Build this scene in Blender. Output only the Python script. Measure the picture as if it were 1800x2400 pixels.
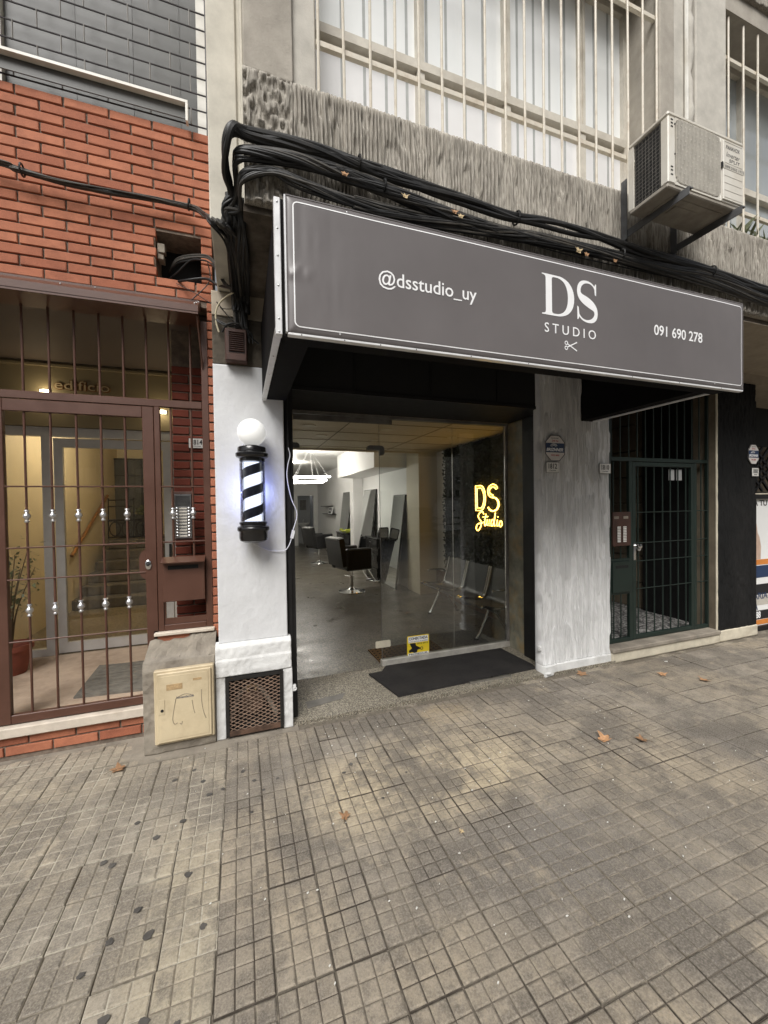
import bpy, bmesh, math, random
import numpy as np
from mathutils import Vector, Matrix

for _o in list(bpy.data.objects):
    bpy.data.objects.remove(_o, do_unlink=True)
SC = bpy.context.scene
COL = SC.collection
R = math.radians
random.seed(7)
RNG = np.random.default_rng(7)

# ------------------------------------------------------------------ camera
CAM_H = 1.6
def cam_axes(yaw, pitch, roll):
    F = Vector((math.sin(yaw)*math.cos(pitch), math.cos(yaw)*math.cos(pitch), math.sin(pitch)))
    Rt = Vector((math.cos(yaw), -math.sin(yaw), 0)); D = F.cross(Rt)
    c, s = math.cos(roll), math.sin(roll)
    return c*Rt + s*D, -s*Rt + c*D, F
_r, _d, _f = cam_axes(R(19.591), R(-0.9429), R(0.8662))
cam_data = bpy.data.cameras.new('camera')
cam = bpy.data.objects.new('camera', cam_data); COL.objects.link(cam)
cam.matrix_world = Matrix(((_r.x, -_d.x, -_f.x, 0), (_r.y, -_d.y, -_f.y, 0), (_r.z, -_d.z, -_f.z, CAM_H), (0, 0, 0, 1)))
cam_data.sensor_fit = 'HORIZONTAL'; cam_data.sensor_width = 36.0
cam_data.lens = 36.0*939.635/1800.0
cam_data.clip_start = 0.05; cam_data.clip_end = 600
SC.camera = cam

# ------------------------------------------------------------------ world, sun, exposure (overcast daylight)
SUN_EL, SUN_AZ = 49.0, 210.0            # elevation, compass azimuth (y = north): behind the camera
W = bpy.data.worlds.new('World'); SC.world = W; W.use_nodes = True
nt = W.node_tree; nt.nodes.clear()
sky = nt.nodes.new('ShaderNodeTexSky'); sky.sky_type = 'NISHITA'; sky.sun_disc = False
sky.sun_elevation = R(SUN_EL); sky.sun_rotation = R(SUN_AZ)
sky.air_density = 1.0; sky.dust_density = 4.0; sky.ozone_density = 1.0
hs = nt.nodes.new('ShaderNodeHueSaturation'); hs.inputs['Saturation'].default_value = 0.18
bg = nt.nodes.new('ShaderNodeBackground'); bg.inputs['Strength'].default_value = 0.065
wo = nt.nodes.new('ShaderNodeOutputWorld')
nt.links.new(sky.outputs[0], hs.inputs['Color']); nt.links.new(hs.outputs[0], bg.inputs['Color']); nt.links.new(bg.outputs[0], wo.inputs[0])
sun_d = bpy.data.lights.new('sun', 'SUN'); sun_d.energy = 2.3; sun_d.angle = R(34); sun_d.color = (1.0, 0.975, 0.94)
sun = bpy.data.objects.new('sun', sun_d); COL.objects.link(sun)
_sd = Vector((math.sin(R(SUN_AZ))*math.cos(R(SUN_EL)), math.cos(R(SUN_AZ))*math.cos(R(SUN_EL)), math.sin(R(SUN_EL))))
sun.rotation_euler = _sd.to_track_quat('Z', 'Y').to_euler(); sun.location = _sd*20
SC.view_settings.view_transform = 'Standard'; SC.view_settings.look = 'None'
SC.view_settings.exposure = 0.60; SC.view_settings.gamma = 1.0; SC.view_settings.use_curve_mapping = False
SC.render.engine = 'CYCLES'
try:
    SC.cycles.use_denoising = True; SC.cycles.use_light_tree = True
    SC.cycles.max_bounces = 6; SC.cycles.diffuse_bounces = 3; SC.cycles.glossy_bounces = 3
    SC.cycles.use_adaptive_sampling = True; SC.cycles.adaptive_threshold = 0.025
    SC.cycles.transparent_max_bounces = 16; SC.cycles.sample_clamp_indirect = 6.0
except Exception:
    pass

# ------------------------------------------------------------------ object helpers
ORG = {}
def tag(o, label=None, cat=None, group=None, kind=None):
    if label: o['label'] = label
    if cat: o['category'] = cat
    if group: o['group'] = group
    if kind: o['kind'] = kind
    return o
def thing(name, label, cat, loc=(0, 0, 0), group=None, kind=None):
    o = bpy.data.objects.new(name, None); COL.objects.link(o); o.location = loc
    o.empty_display_size = 0.1; ORG[o.name] = Vector(loc)
    return tag(o, label, cat, group, kind)
def org(o): return ORG.get(o.name, Vector((0, 0, 0))) if o is not None else Vector((0, 0, 0))
def link_mesh(name, me, mats, parent=None, origin=None, loc=None):
    for m in (mats if isinstance(mats, (list, tuple)) else [mats]):
        if m is not None and m.name not in [x.name for x in me.materials if x]: me.materials.append(m)
    o = bpy.data.objects.new(name, me); COL.objects.link(o)
    if parent is not None: o.parent = parent
    if loc is not None: o.location = loc
    return o
def place(name, me, mat, pos, parent=None, rot=(0, 0, 0), scale=(1, 1, 1)):
    """a shared mesh placed at a world position under a parent"""
    o = bpy.data.objects.new(name, me); COL.objects.link(o)
    if parent is not None: o.parent = parent
    po = org(parent)
    o.location = Vector(pos) - po; o.rotation_euler = rot; o.scale = scale
    ORG[o.name] = po
    return o

class MB:
    """collects shapes in world coordinates, then becomes one mesh object"""
    def __init__(s): s.v = []; s.f = []; s.m = []; s.cur = 0
    def add(s, vs, fs):
        b = len(s.v); s.v += [tuple(map(float, p)) for p in vs]
        s.f += [tuple(i+b for i in f) for f in fs]; s.m += [s.cur]*len(fs); return s
    def box(s, x0, x1, y0, y1, z0, z1):
        return s.add([(x0,y0,z0),(x1,y0,z0),(x1,y1,z0),(x0,y1,z0),(x0,y0,z1),(x1,y0,z1),(x1,y1,z1),(x0,y1,z1)],
                     [(0,3,2,1),(4,5,6,7),(0,1,5,4),(1,2,6,5),(2,3,7,6),(3,0,4,7)])
    def bbox(s, x0, x1, y0, y1, z0, z1, b=0.004):
        """box with chamfered edges (26-face)"""
        b = min(b, (x1-x0)*.45, (y1-y0)*.45, (z1-z0)*.45)
        bm = bmesh.new(); bmesh.ops.create_cube(bm, size=1)
        for v in bm.verts: v.co = Vector(((x0+x1)/2+v.co.x*(x1-x0), (y0+y1)/2+v.co.y*(y1-y0), (z0+z1)/2+v.co.z*(z1-z0)))
        bmesh.ops.bevel(bm, geom=bm.edges[:], offset=b, segments=1, affect='EDGES')
        s.frombm(bm); return s
    def frombm(s, bm, M=None):
        bm.verts.index_update()
        vs = [(M @ v.co) if M else v.co.copy() for v in bm.verts]
        s.add(vs, [[v.index for v in f.verts] for f in bm.faces]); bm.free(); return s
    def obox(s, c, ax, ay, az, hx, hy, hz):
        c = Vector(c); ax = Vector(ax).normalized()*hx; ay = Vector(ay).normalized()*hy; az = Vector(az).normalized()*hz
        P = [c-ax-ay-az, c+ax-ay-az, c+ax+ay-az, c-ax+ay-az, c-ax-ay+az, c+ax-ay+az, c+ax+ay+az, c-ax+ay+az]
        return s.add(P, [(0,3,2,1),(4,5,6,7),(0,1,5,4),(1,2,6,5),(2,3,7,6),(3,0,4,7)])
    def bar(s, a, b, w, h=None):
        """rectangular bar from a to b"""
        a = Vector(a); b = Vector(b); d = b-a; h = h or w
        up = Vector((0,0,1)) if abs(d.normalized().z) < .95 else Vector((0,1,0))
        sx = d.cross(up).normalized(); sy = sx.cross(d).normalized()
        return s.obox((a+b)/2, d, sx, sy, d.length/2, w/2, h/2)
    def tube(s, pts, r, n=8, closed=False, cap=True):
        pts = [Vector(p) for p in pts]; m = len(pts)
        rs = r if isinstance(r, (list, tuple)) else [r]*m
        T = []
        for i in range(m):
            if closed: t = pts[(i+1) % m]-pts[i-1]
            else: t = pts[min(i+1, m-1)]-pts[max(i-1, 0)]
            T.append(t.normalized() if t.length > 1e-9 else Vector((0,0,1)))
        nrm = T[0].orthogonal().normalized(); vs = []
        for i in range(m):
            nrm = (nrm - T[i]*nrm.dot(T[i]))
            nrm = nrm.normalized() if nrm.length > 1e-6 else T[i].orthogonal().normalized()
            bn = T[i].cross(nrm)
            for k in range(n):
                a = 2*math.pi*k/n; vs.append(pts[i]+(nrm*math.cos(a)+bn*math.sin(a))*rs[i])
        fs = []
        for i in range(m if closed else m-1):
            j = (i+1) % m
            for k in range(n): fs.append((i*n+k, i*n+(k+1) % n, j*n+(k+1) % n, j*n+k))
        if cap and not closed: fs += [tuple(range(n))[::-1], tuple((m-1)*n+k for k in range(n))]
        return s.add(vs, fs)
    def lathe(s, prof, c, axis=(0,0,1), n=24):
        """prof: (radius, height) list along axis from c"""
        c = Vector(c); az = Vector(axis).normalized(); ax = az.orthogonal().normalized(); ay = az.cross(ax)
        vs = []
        for r, h in prof:
            for k in range(n):
                a = 2*math.pi*k/n; vs.append(c+az*h+(ax*math.cos(a)+ay*math.sin(a))*r)
        fs = []; m = len(prof)
        for i in range(m-1):
            for k in range(n): fs.append((i*n+k, i*n+(k+1) % n, (i+1)*n+(k+1) % n, (i+1)*n+k))
        fs += [tuple(range(n))[::-1], tuple((m-1)*n+k for k in range(n))]
        return s.add(vs, fs)
    def cyl(s, a, b, r, n=12): return s.tube([a, b], r, n)
    def sphere(s, c, r, n=16, m=10, sc=(1,1,1)):
        prof = [(max(1e-4, math.sin(math.pi*i/m))*r, -math.cos(math.pi*i/m)*r) for i in range(m+1)]
        b = len(s.v); s.lathe(prof, (0,0,0), (0,0,1), n)
        for i in range(b, len(s.v)):
            p = s.v[i]; s.v[i] = (c[0]+p[0]*sc[0], c[1]+p[1]*sc[1], c[2]+p[2]*sc[2])
        return s
    def prism(s, poly, fn, d0, d1):
        """poly of 2-D points; fn(u,v,d)->xyz; extruded from d0 to d1"""
        n = len(poly); vs = [fn(u, v, d0) for u, v in poly]+[fn(u, v, d1) for u, v in poly]
        fs = [tuple(range(n)), tuple(range(2*n-1, n-1, -1))]
        for i in range(n): j = (i+1) % n; fs.append((j, i, i+n, j+n))
        return s.add(vs, fs)
    def mesh(s, name, origin=(0,0,0), smooth=False, fix=True):
        me = bpy.data.meshes.new(name); ox, oy, oz = origin
        me.from_pydata([(x-ox, y-oy, z-oz) for x, y, z in s.v], [], s.f)
        if any(s.m):
            me.polygons.foreach_set('material_index', s.m)
        if fix:
            bm = bmesh.new(); bm.from_mesh(me); bmesh.ops.recalc_face_normals(bm, faces=bm.faces); bm.to_mesh(me); bm.free()
        if smooth:
            me.polygons.foreach_set('use_smooth', [True]*len(me.polygons))
            try: me.set_sharp_from_angle(angle=R(42))
            except Exception: pass
        me.update(); return me
    def build(s, name, mat, parent=None, origin=None, smooth=False, fix=True):
        og = org(parent) if parent is not None else Vector(origin or (0,0,0))
        me = s.mesh(name, og, smooth, fix)
        o = link_mesh(name, me, mat, parent)
        if parent is None: o.location = og
        ORG[o.name] = og
        return o

# value noise in numpy, for modelled relief
_LAT = RNG.random((256, 256))
def vnoise(x, y, seed=0):
    x = np.asarray(x, float)+seed*17.31; y = np.asarray(y, float)+seed*9.77
    xi = np.floor(x).astype(int); yi = np.floor(y).astype(int); fx = x-xi; fy = y-yi
    fx = fx*fx*(3-2*fx); fy = fy*fy*(3-2*fy)
    a = _LAT[xi % 256, yi % 256]; b = _LAT[(xi+1) % 256, yi % 256]; c = _LAT[xi % 256, (yi+1) % 256]; d = _LAT[(xi+1) % 256, (yi+1) % 256]
    return (a*(1-fx)+b*fx)*(1-fy)+(c*(1-fx)+d*fx)*fy
def relief_panel(name, x0, x1, z0, z1, y, nx, nz, fn, mat, parent, back=0.04, axis='y', smooth=False):
    """sheet facing the street (-y), pushed out by fn(x,z) metres, with a skirt closing its edges"""
    xs = np.linspace(x0, x1, nx+1); zs = np.linspace(z0, z1, nz+1)
    X, Z = np.meshgrid(xs, zs); D = fn(X, Z)
    if axis == 'y': P = np.stack([X, y-D, Z], -1)
    else: P = np.stack([y-D, X, Z], -1)          # sheet facing -x, running along y
    P = P.reshape(-1, 3); w = nx+1
    idx = np.arange((nx+1)*(nz+1)).reshape(nz+1, nx+1)
    q = np.stack([idx[:-1, :-1], idx[:-1, 1:], idx[1:, 1:], idx[1:, :-1]], -1).reshape(-1, 4)
    rim = np.concatenate([idx[0, :], idx[1:, -1], idx[-1, ::-1][1:], idx[::-1, 0][1:-1]])
    B = P[rim].copy()
    if axis == 'y': B[:, 1] = y+back
    else: B[:, 0] = y+back
    n0 = len(P); nr = len(rim); sk = []
    for i in range(nr): j = (i+1) % nr; sk.append((rim[i], n0+i, n0+j, rim[j]))
    V = np.concatenate([P, B]); F = np.concatenate([q, np.array(sk)])
    og = np.array(org(parent)); me = bpy.data.meshes.new(name)
    me.vertices.add(len(V)); me.vertices.foreach_set('co', (V-og).astype(np.float32).ravel())
    me.loops.add(len(F)*4); me.loops.foreach_set('vertex_index', F.astype(np.int32).ravel())
    me.polygons.add(len(F)); me.polygons.foreach_set('loop_start', np.arange(0, len(F)*4, 4, dtype=np.int32))
    me.polygons.foreach_set('loop_total', np.full(len(F), 4, dtype=np.int32))
    me.update(); me.validate()
    if smooth: me.polygons.foreach_set('use_smooth', [True]*len(me.polygons))
    o = link_mesh(name, me, mat, parent); ORG[o.name] = org(parent); return o

def spline(pts, n=6):
    """Catmull-Rom through the points"""
    P = [Vector(p) for p in pts]; P = [P[0]*2-P[1]]+P+[P[-1]*2-P[-2]]; out = []
    for i in range(1, len(P)-2):
        a, b, c, d = P[i-1], P[i], P[i+1], P[i+2]
        for k in range(n):
            t = k/n; out.append(0.5*((2*b)+(c-a)*t+(2*a-5*b+4*c-d)*t*t+(3*b-a-3*c+d)*t**3))
    out.append(P[-2]); return out

def text_mesh(body, bold=0.0, space=1.0, extrude=0.0):
    cu = bpy.data.curves.new('lettering', 'FONT'); cu.body = body; cu.size = 1.0
    cu.offset = bold; cu.space_character = space; cu.extrude = extrude; cu.resolution_u = 3
    ob = bpy.data.objects.new('lettering_source', cu); COL.objects.link(ob)
    me = bpy.data.meshes.new_from_object(ob); bpy.data.objects.remove(ob); return me
def text_on(name, body, mat, parent, x0, x1, z0, z1, y, bold=0.0, space=1.0, thick=0.0015, fn=None, shear=0.0):
    """flat lettering fitted in x0..x1, z0..z1 on a plane facing -y"""
    me = text_mesh(body, bold, space, 0.5)
    co = np.array([v.co[:] for v in me.vertices])
    mn = co.min(0); mx = co.max(0); og = org(parent)
    for v in me.vertices:
        u = (v.co.x-mn[0])/(mx[0]-mn[0]); w = (v.co.y-mn[1])/(mx[1]-mn[1]); d = (v.co.z > 0)
        X = x0+(x1-x0)*u+shear*(w-.5)*(z1-z0); Z = z0+(z1-z0)*w; Yv = y-(thick if d else 0)
        p = Vector((X, Yv, Z)) if fn is None else Vector(fn(X, Z, Yv))
        v.co = p-og
    me.update(); o = link_mesh(name, me, mat, parent); ORG[o.name] = og; return o

def text_letters(name, part, body, mat, parent, x0, x1, z0, z1, y, bold=0.0, space=1.0, thick=0.0015, fn=None):
    """the same, but every letter becomes a piece of its own under one lettering part"""
    o = text_on(name, body, mat, parent, x0, x1, z0, z1, y, bold, space, thick, fn)
    me = o.data; nv = len(me.vertices); p = list(range(nv))
    def find(a):
        while p[a] != a: p[a] = p[p[a]]; a = p[a]
        return a
    for e in me.edges:
        a, b = find(e.vertices[0]), find(e.vertices[1])
        if a != b: p[a] = b
    comps = {}
    for i in range(nv): comps.setdefault(find(i), []).append(i)
    cs = sorted(([min(me.vertices[i].co.x for i in c), max(me.vertices[i].co.x for i in c), c] for c in comps.values()), key=lambda t: t[0])
    groups = []
    for a, b, c in cs:
        if groups and a < groups[-1][1]-.45*min(b-a, groups[-1][1]-groups[-1][0]): groups[-1][1] = max(groups[-1][1], b); groups[-1][2] = groups[-1][2]+c
        else: groups.append([a, b, list(c)])
    root = None
    for a, b, c in groups:
        st = set(c); idx = {v: i for i, v in enumerate(c)}; nm = bpy.data.meshes.new(part)
        nm.from_pydata([me.vertices[v].co[:] for v in c], [], [[idx[v] for v in f.vertices] for f in me.polygons if f.vertices[0] in st])
        q = link_mesh(part, nm, mat, parent); ORG[q.name] = org(parent)
    bpy.data.objects.remove(o); bpy.data.meshes.remove(me)

# ------------------------------------------------------------------ materials (all procedural)
class NT:
    def __init__(s, name):
        s.m = bpy.data.materials.new(name); s.m.use_nodes = True; s.t = s.m.node_tree; s.t.nodes.clear()
        s.out = s.n('ShaderNodeOutputMaterial'); s.pos = None
    def n(s, t, **k):
        nd = s.t.nodes.new(t)
        for a, b in k.items(): setattr(nd, a, b)
        return nd
    def l(s, a, b): s.t.links.new(a, b)
    def val(s, sock, v):
        if hasattr(v, 'node'): s.l(v, sock)
        elif isinstance(v, tuple) and len(v) == 3 and sock.type == 'RGBA': sock.default_value = (*v, 1)
        else: sock.default_value = v
    def P(s, scale=(1, 1, 1), obj=False):
        g = s.n('ShaderNodeTexCoord').outputs['Object'] if obj else s.n('ShaderNodeNewGeometry').outputs['Position']
        mp = s.n('ShaderNodeMapping'); s.l(g, mp.inputs['Vector']); mp.inputs['Scale'].default_value = scale
        return mp.outputs[0]
    def noise(s, scale=5, detail=4, rough=.55, vec=None, stretch=(1, 1, 1), dist=0.0):
        nd = s.n('ShaderNodeTexNoise'); s.l(vec or s.P(stretch), nd.inputs['Vector'])
        nd.inputs['Scale'].default_value = scale; nd.inputs['Detail'].default_value = detail
        nd.inputs['Roughness'].default_value = rough; nd.inputs['Distortion'].default_value = dist
        return nd.outputs['Fac']
    def vor(s, scale=20, feature='F1', vec=None, out='Distance', rnd=1.0):
        nd = s.n('ShaderNodeTexVoronoi'); nd.feature = feature; s.l(vec or s.P(), nd.inputs['Vector'])
        nd.inputs['Scale'].default_value = scale; nd.inputs['Randomness'].default_value = rnd
        return nd.outputs[out]
    def ramp(s, fac, stops):
        nd = s.n('ShaderNodeValToRGB'); s.val(nd.inputs['Fac'], fac); e = nd.color_ramp.elements
        while len(e) < len(stops): e.new(0.5)
        for i, (p, c) in enumerate(stops):
            e[i].position = p; e[i].color = (c, c, c, 1) if not isinstance(c, tuple) else (*c, 1)
        return nd.outputs['Color']
    def mix(s, fac, a, b, mode='MIX'):
        nd = s.n('ShaderNodeMix', data_type='RGBA', blend_type=mode)
        s.val(nd.inputs[0], fac); s.val(nd.inputs[6], a); s.val(nd.inputs[7], b); return nd.outputs[2]
    def math(s, op, a, b=0.0):
        nd = s.n('ShaderNodeMath', operation=op); s.val(nd.inputs[0], a); s.val(nd.inputs[1], b); return nd.outputs[0]
    def rnd(s): return s.n('ShaderNodeObjectInfo').outputs['Random']
    def axis(s, k):
        sx = s.n('ShaderNodeSeparateXYZ'); s.l(s.n('ShaderNodeNewGeometry').outputs['Position'], sx.inputs[0]); return sx.outputs[k]
    def bump(s, h, strength=.3, dist=.01):
        nd = s.n('ShaderNodeBump'); nd.inputs['Strength'].default_value = strength; nd.inputs['Distance'].default_value = dist
        s.val(nd.inputs['Height'], h); return nd.outputs[0]
    def bsdf(s, col, rough=.6, metal=0.0, normal=None, spec=.5, coat=0.0, **k):
        b = s.n('ShaderNodeBsdfPrincipled'); s.val(b.inputs['Base Color'], col); s.val(b.inputs['Roughness'], rough)
        s.val(b.inputs['Metallic'], metal); b.inputs['Specular IOR Level'].default_value = spec
        b.inputs['Coat Weight'].default_value = coat; b.inputs['Coat Roughness'].default_value = .06
        if normal is not None: s.l(normal, b.inputs['Normal'])
        s.l(b.outputs[0], s.out.inputs[0]); s.b = b; return b

def simple(name, col, rough=.5, metal=0.0, var=.18, vs=14, bump=0.0, bs=120, spec=.5, coat=0.0, dirt=None, rvar=.12, rndv=0.0, dscale=3.0):
    k = NT(name); n1 = k.noise(vs, 5, .6)
    lo = tuple(c*(1-var) for c in col); hi = tuple(min(1, c*(1+var)) for c in col)
    c = k.mix(k.ramp(n1, [(.3, 0.0), (.7, 1.0)]), lo, hi)
    if rndv:
        h = k.n('ShaderNodeHueSaturation'); k.l(c, h.inputs['Color'])
        k.l(k.math('ADD', k.math('MULTIPLY', k.rnd(), 2*rndv), 1-rndv), h.inputs['Value']); c = h.outputs[0]
    if dirt:
        n2 = k.noise(dscale, 7, .68); c = k.mix(k.ramp(n2, [(.47, 0.0), (.72, .75)]), c, dirt)
    rr = k.math('ADD', k.math('MULTIPLY', n1, 2*rvar), rough-rvar)
    nm = k.bump(k.noise(bs, 4, .6), bump, .004) if bump else None
    k.bsdf(c, rr, metal, nm, spec, coat); return k.m

def emis(name, col, strength):
    k = NT(name); e = k.n('ShaderNodeEmission'); k.val(e.inputs[0], col); e.inputs[1].default_value = strength
    k.l(e.outputs[0], k.out.inputs[0]); return k.m

def glass_mat(name, tint=(.93, .95, .94), refl=1.0, rough=0.0, smear=True):
    k = NT(name); tr = k.n('ShaderNodeBsdfTransparent'); k.val(tr.inputs[0], tint)
    gl = k.n('ShaderNodeBsdfGlossy'); gl.inputs['Roughness'].default_value = rough; k.val(gl.inputs[0], (1, 1, 1))
    fr = k.n('ShaderNodeFresnel'); fr.inputs['IOR'].default_value = 1.5
    f = k.math('MULTIPLY', fr.outputs[0], refl)
    mx = k.n('ShaderNodeMixShader'); k.l(f, mx.inputs[0]); k.l(tr.outputs[0], mx.inputs[1]); k.l(gl.outputs[0], mx.inputs[2])
    last = mx.outputs[0]
    if smear:   # faint dust film
        df = k.n('ShaderNodeBsdfDiffuse'); k.val(df.inputs[0], (.6, .6, .58)); m2 = k.n('ShaderNodeMixShader')
        k.l(k.ramp(k.noise(2.2, 6, .65), [(.4, .008), (.75, .035)]), m2.inputs[0]); k.l(last, m2.inputs[1]); k.l(df.outputs[0], m2.inputs[2]); last = m2.outputs[0]
    k.l(last, k.out.inputs[0]); return k.m

def brick_mat(name, a, b, dark):
    k = NT(name); rd = k.rnd(); c = k.mix(rd, a, b)
    c = k.mix(k.ramp(k.noise(9, 6, .65), [(.42, 0.0), (.75, .55)]), c, dark)
    c = k.mix(k.ramp(k.noise(170, 3, .6), [(.35, .0), (.62, .22)]), c, tuple(x*1.35 for x in a))
    c = k.mix(k.ramp(k.noise(2.0, 6, .7), [(.52, 0.0), (.74, .45)]), c, tuple(x*.45 for x in dark))
    nm = k.bump(k.noise(140, 5, .65), .35, .004)
    k.bsdf(c, .82, 0, nm, .3); return k.m

def stucco_mat(name, base, pit, dirt, dz=None):
    k = NT(name); n1 = k.noise(5, 6, .65, stretch=(1, 1, .35))
    c = k.mix(k.ramp(n1, [(.35, 0.0), (.68, 1.0)]), base, tuple(x*.72 for x in base))
    c = k.mix(k.ramp(k.noise(60, 4, .6, stretch=(2.0, 2.0, .16)), [(.48, 0.0), (.60, .62)]), c, pit)
    c = k.mix(k.ramp(k.noise(1.7, 7, .7, stretch=(1, 1, .5)), [(.46, 0.0), (.7, .7)]), c, dirt)
    nm = k.bump(k.noise(220, 4, .65), .5, .004)
    k.bsdf(c, .93, 0, nm, .2); return k.m

def concrete_mat(name, base, dirt, ds=1.6, bs=90, bstr=.35, streak=.5, lo=.45, var=.22):
    k = NT(name); n1 = k.noise(6, 7, .66)
    c = k.mix(k.ramp(n1, [(.3, 0.0), (.72, 1.0)]), tuple(x*(1-var) for x in base), tuple(min(1, x*(1+var*.45)) for x in base))
    c = k.mix(k.ramp(k.noise(ds, 8, .7, stretch=(1, 1, streak)), [(lo, 0.0), (lo+.27, .85)]), c, dirt)
    c = k.mix(k.ramp(k.vor(75), [(.0, .5), (.12, 0.0)]), c, tuple(x*.5 for x in base))
    nm = k.bump(k.math('ADD', k.noise(bs, 5, .65), k.math('MULTIPLY', k.noise(7, 5), 1.5)), bstr, .006)
    k.bsdf(c, .9, 0, nm, .25); return k.m

M = {}
# sidewalk: worn cement tiles
def blob(k, cx, cy, rx, ry, soft=.5, wob=.5):
    """mask of a stain with a ragged outline lying at cx, cy"""
    mp = k.n('ShaderNodeMapping'); k.l(k.n('ShaderNodeNewGeometry').outputs['Position'], mp.inputs['Vector'])
    mp.inputs['Location'].default_value = (-cx/rx, -cy/ry, 0); mp.inputs['Scale'].default_value = (1/rx, 1/ry, 0)
    ln = k.n('ShaderNodeVectorMath', operation='LENGTH'); k.l(mp.outputs[0], ln.inputs[0])
    d = k.math('ADD', ln.outputs['Value'], k.math('MULTIPLY', k.math('SUBTRACT', k.noise(3.2, 7, .7), .5), 2*wob))
    return k.ramp(d, [(max(0.0, 1-soft), 1.0), (1.0, 0.0)])
def tile_mat(name, base, warm, dark, stains=()):
    k = NT(name); rd = k.rnd()
    c = k.mix(rd, tuple(x*.62 for x in base), tuple(x*1.2 for x in base))
    sn = k.n('ShaderNodeVectorMath', operation='SNAP'); k.l(k.P(), sn.inputs[0]); sn.inputs[1].default_value = (.065, .065, 10)
    wn = k.n('ShaderNodeTexWhiteNoise'); wn.noise_dimensions = '3D'; k.l(sn.outputs[0], wn.inputs['Vector'])
    c = k.mix(k.math('MULTIPLY', wn.outputs['Value'], .6), c, tuple(x*.64 for x in base))
    for (bx, by_, rx, ry, col, amt) in stains: c = k.mix(k.math('MULTIPLY', blob(k, bx, by_, rx, ry), amt), c, col)
    c = k.mix(k.ramp(k.noise(.9, 4, .6), [(.42, 0.0), (.62, .9)]), c, warm)
    c = k.mix(k.ramp(k.noise(1.5, 7, .7), [(.48, 0.0), (.58, .85)]), c, dark)
    c = k.mix(k.ramp(k.noise(5.5, 8, .75), [(.50, 0.0), (.60, .6)]), c, tuple(x*.8 for x in dark))
    c = k.mix(k.ramp(k.noise(3.7, 8, .72, vec=k.P((1.3, 1, 1))), [(.56, 0.0), (.66, .55)]), c, tuple(min(1, x*1.25) for x in warm))
    c = k.mix(k.ramp(k.noise(16, 6, .7), [(.5, 0.0), (.72, .55)]), c, tuple(x*.62 for x in dark))
    c = k.mix(k.ramp(k.noise(150, 4, .7), [(.42, 0.0), (.68, .5)]), c, tuple(min(1, x*1.55) for x in base))
    c = k.mix(k.ramp(k.noise(90, 5, .75), [(.5, 0.0), (.7, .55)]), c, tuple(x*.5 for x in base))
    c = k.mix(k.ramp(k.vor(26), [(.0, .7), (.035, 0.0)]), c, (.03, .03, .03))
    nm = k.bump(k.math('ADD', k.noise(260, 4, .65), k.noise(30, 5, .6)), .45, .003)
    r = k.ramp(k.noise(1.5, 6, .7), [(.4, .86), (.75, .62)])
    k.bsdf(c, r, 0, nm, .35); return k.m
_warm, _grey, _wet = (.54, .445, .295), (.15, .137, .123), (.10, .088, .072)
M['tile'] = tile_mat('worn_cement_tile', (.268, .236, .194), (.33, .276, .20), (.118, .104, .088), [(1.05, 2.15, .95, .45, _warm, .8), (1.6, 1.45, 1.3, .38, _grey, .85), (2.7, 1.75, .8, .35, _grey, .6), (1.2, 2.92, 1.5, .30, _wet, .85), (3.6, 2.75, 1.0, .30, _wet, .65), (1.42, 2.72, .28, .16, (.36, .25, .10), .7), (.15, 2.6, .2, .3, _grey, .6)])
M['tile_pale'] = tile_mat('pale_cement_tile', (.305, .272, .222), (.375, .32, .235), (.15, .131, .108), [(-.25, 1.75, .22, .55, (.44, .385, .27), .6), (-.8, 2.75, .5, .25, (.17, .15, .125), .6), (-.35, 1.3, .4, .15, (.43, .385, .28), .5), (-.2, 2.75, .16, .12, (.13, .115, .095), .6)])
def groove_mat(name, dark, light, lo):
    k = NT(name); rd = k.rnd()
    same = tuple((a+b)*.42 for a, b in zip(dark, light))
    c = k.mix(k.ramp(rd, [(.38, 0.0), (.52, 1.0)]), dark, same)          # each tile has its own filling: grime, cement or sand
    if lo > .45: c = k.mix(k.math('MULTIPLY', blob(k, 2.0, 1.3, 1.5, .55), .75), c, light)
    c = k.mix(k.math('MULTIPLY', k.ramp(k.noise(2.3, 6, .7), [(lo, 0.0), (lo+.10, 1.0)]), k.ramp(rd, [(.45, .25), (.7, 1.0)])), c, light)
    c = k.mix(k.ramp(k.noise(60, 4, .6), [(.45, 0.0), (.7, .5)]), c, tuple(x*.5 for x in dark))
    k.bsdf(c, .95, 0, k.bump(k.noise(300, 3), .5, .003), .2); return k.m
M['groove'] = groove_mat('gritty_joint', (.075, .062, .05), (.33, .29, .23), .50)
M['groove_pale'] = groove_mat('sandy_joint', (.20, .17, .13), (.47, .43, .35), .38)
M['asphalt'] = simple('asphalt', (.055, .055, .056), .85, var=.3, vs=3, bump=.6, bs=160)
M['brick'] = brick_mat('red_brick', (.46, .178, .100), (.31, .104, .058), (.18, .064, .042))
M['brick_dark'] = brick_mat('dark_red_brick', (.20, .048, .028), (.15, .036, .022), (.09, .025, .017))
M['mortar'] = simple('mortar', (.20, .155, .12), .95, var=.35, vs=25, bump=.5, bs=150, dirt=(.05, .04, .035))
M['stucco_grey'] = stucco_mat('raked_grey_render', (.47, .435, .375), (.12, .107, .09), (.15, .132, .11))
M['stucco_white'] = stucco_mat('raked_white_render', (.78, .78, .77), (.60, .60, .595), (.68, .68, .67))
M['stucco_black'] = stucco_mat('raked_black_render', (.012, .012, .012), (.006, .006, .006), (.02, .019, .018))
M['concrete'] = concrete_mat('weathered_concrete', (.42, .385, .33), (.27, .24, .205))
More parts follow.
